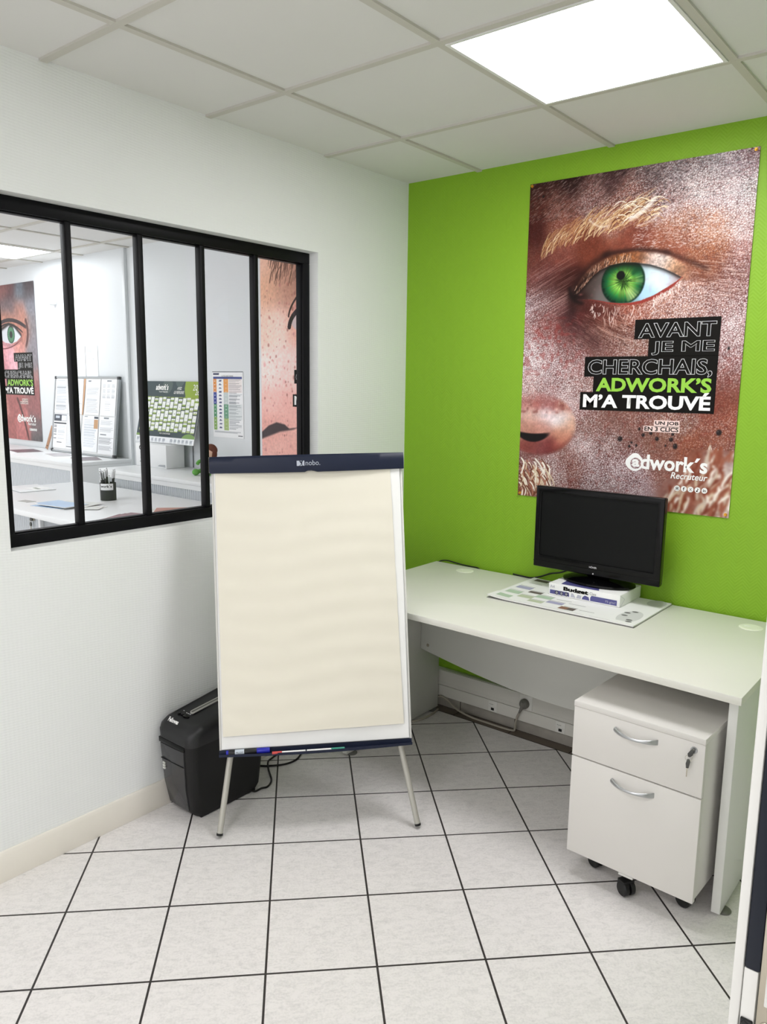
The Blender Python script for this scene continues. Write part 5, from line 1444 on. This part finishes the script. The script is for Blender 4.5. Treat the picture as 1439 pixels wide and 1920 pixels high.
CWd, CHt = 0.650, 0.422
def paint_planner():
    w, h = 200, 130
    im = np.ones((h, w, 3)) * hexf('465158')
    U, V = np.meshgrid(np.arange(w) / w, np.arange(h) / h)
    blob_ = np.hypot((U - 0.42) * CWd, (V - 0.07) * CHt)
    mixc(im, (blob_ < 0.055) * 0.5, hexf('6f7a76')); mixc(im, (np.hypot((U - .62) * CWd, (V + .03) * CHt) < .05) * 0.4, hexf('7a8a86'))
    mixc(im, (((U - 0.93) / 0.22) ** 2 + ((V - 0.05) / 0.33) ** 2 < 1) * 1.0, hexf('93ab45'))
    mixc(im, (U > 0.74) * (V < 0.27) * 1.0, hexf('93ab45'))
    n = 14
    for c in range(n):
        u0 = 0.035 + 0.068 * c
        prect(im, u0, u0 + 0.058, 0.255, 0.275, '8fa050')
        v = 0.285 - 0.01 * (c % 3)
        k = 0
        while v < 0.80:
            hgt = (0.105, 0.035, 0.085, 0.028)[(k + c) % 4] if (k + c) % 2 else 0.10
            hgt = min(hgt, 0.805 - v)
            prect(im, u0, u0 + 0.058, v, v + hgt, 'f2f4f2')
            prect(im, u0, u0 + 0.012, v, v + hgt, 'dfe5da')
            prect(im, u0, u0 + 0.058, v + hgt, min(v + hgt + 0.024, .82), ('9aad62', 'b3c087', '8fa852')[(k + 2 * c) % 3])
            prect(im, u0 + 0.030, u0 + 0.038, v + hgt * 0.55, v + hgt * 0.55 + 0.008, '5a6a7a')
            v += hgt + 0.034; k += 1
    mixc(im, (((U - 0.90) / 0.12) ** 2 + ((V - 0.93) / 0.11) ** 2 < 1) * (V < 0.905), hexf('7fa060'))
    prect(im, 0.0, 0.10, 0.868, 0.905, '7d9a5c')
    prect(im, 0.40, 0.60, 0.83, 0.885, '333c44')
    im[int(0.905 * h):] = hexf('eef1f4')
    for c in range(15):
        if c == 8: continue
        plines(im, 0.02 + 0.065 * c, 0.068 + 0.065 * c, 0.925, 0.99, 5, c='8b93a0', a=.6, ragged=.3)
    return im
pa = math.atan2(0.094, 0.41)
PM = Matrix.Translation((-2.463, 0.112, CZ + 0.1505)) @ Matrix.Rotation(-pa, 4, 'X')
pl = thing('wall_planner', 'green and slate 2026 planner calendar leaning on the office wall above the carton', 'calendar', M=PM)
printed('planner_sheet', paint_planner(), CWd, CHt, M_paperprint, pl, M=Matrix.Translation((0, -0.003, 0)))
G().box(0, CWd, -0.0025, 0.0, 0, CHt).build('backing', M_paper, pl)
lettering('adwork\u00b4s', 0.145, 0.285, 0.360, 0.402, -0.0036, M_white, pl, 'logo_lettering', bold=0.04)
lettering('Travail Temporaire', 0.185, 0.285, 0.343, 0.354, -0.0036, M_white, pl, 'tagline_lettering', bold=0.02)
lettering('AYEZ', 0.385, 0.435, 0.366, 0.384, -0.0036, M_white, pl, 'motto_lettering', bold=0.02, shear=0.2)
lettering('LE R\u00c9FLEXE', 0.355, 0.465, 0.338, 0.362, -0.0036, M_white, pl, 'motto_lettering', bold=0.02, shear=0.2)
lettering('20', 0.555, 0.602, 0.362, 0.402, -0.0036, M_white, pl, 'year_lettering', bold=0.0)
lettering('26', 0.585, 0.630, 0.332, 0.372, -0.0036, M_white, pl, 'year_lettering', bold=0.0)
lettering('NOS COORDONNEES', 0.265, 0.385, 0.060, 0.070, -0.0036, M_white, pl, 'small_lettering')

im = np.ones((150, 104, 3)) * hexf('f4f5f7')
prect(im, 0, 1, 0, .014, '4a4f58'); plines(im, .03, .24, .03, .055, 2, c='2a3050', a=.9, ragged=.1)
prect(im, .03, .97, .085, .115, '46508f')
def band(u0, u1, segs):
    v = .118
    for c, hgt in segs:
        prect(im, u0, u1, v, v + hgt, c); v += hgt
band(.03, .14, (('df9150', .20), ('42509a', .18), ('5f9d74', .20), ('8fb568', .19)))
band(.37, .52, (('eba45f', .20), ('c9d3d2', .18), ('6f9f84', .21), ('a9bf80', .18)))
for k in range(14):
    v = .14 + .054 * k
    prect(im, .22, .30, v, v + .018, '3a4270', .85)
    prect(im, .24, .27 + .04 * (k % 3 == 0), v - .008, v, '3a4270', .7)
    prect(im, .06, .10, v, v + .014, 'e9edf2', .8)
    prect(im, .42, .48, v, v + .010, 'eef2ee', .6)
    plines(im, .54, .96, v - .015, v + .030, 3, c='7a8088', a=.55, ragged=.5)
prect(im, .53, .97, .118, .32, 'f3d9d4', .35); prect(im, .53, .97, .49, .72, 'c9d4d4', .4)
plines(im, .05, .95, .905, .93, 2, a=.35); prect(im, .82, .97, .955, .968, '3a4048', .9)
t = sheet('licence_chart', im, 0.297, 0.417, 'colour-coded driving licence chart on the office wall, left of the freckled poster', 'wall chart', Matrix.Translation((-1.738, 0.2188, 1.211)))
lettering('CAT\u00c9GORIES PERMIS', 0.090, 0.205, 0.384, 0.396, -0.0018, MATS['grey_ink'], t, 'title_lettering')

# plush toy
pt = thing('plush_toy', 'small green plush figure with brown hair sitting on the right cabinet', 'plush toy', (-1.575, 0.04, CZ - 0.008), R(25))
M_pg = mat('green_plush', '6fae58', 0.9, 0.1, var=0.15, vscale=120, bump=0.5, bscale=300)
M_br = mat('brown_plush', '6b4438', 0.85, 0.1, var=0.2, vscale=90, bump=0.5, bscale=240)
M_skin = mat('felt_skin', 'e6c3ad', 0.85, 0.1, var=0.04)
G().ell((0, 0.01, 0.062), 0.038, 0.032, 0.050).build('body', M_pg, pt)
hd = G().ell((0.008, 0.0, 0.135), 0.040, 0.036, 0.040).build('head', M_skin, pt)
G().ell((0.012, 0.010, 0.150), 0.045, 0.040, 0.040).ell((0.042, 0.0, 0.128), 0.018, 0.022, 0.036).build('hair', M_br, hd)
for sx in (-1, 1):
    G().tube(smooth_path([(sx * 0.022, -0.005, 0.030), (sx * 0.034, -0.040, 0.024), (sx * 0.040, -0.068, 0.020)]), 0.013, 12).build('leg', M_pg, pt)
    G().ell((sx * 0.042, -0.085, 0.0205), 0.021, 0.026, 0.020).build('foot', M_pg, pt)
    G().tube(smooth_path([(sx * 0.030, 0.0, 0.088), (sx * 0.056, -0.012, 0.078), (sx * 0.058, -0.030, 0.066)]), 0.011, 12).build('arm', M_pg, pt)
    G().ell((0.008 + sx * 0.013, -0.0345, 0.137), 0.0035, 0.0025, 0.0045).build('eye', M_dark, hd)
G().rings([[((0.034 + 0.008 * math.cos(5 * a)) * math.cos(a) + 0.006, (0.030 + 0.008 * math.cos(5 * a)) * math.sin(a) - 0.004, z) for a in [2 * PI * k / 40 for k in range(40)]] for z in (0.098, 0.106)]).build('collar', M_pg, pt)
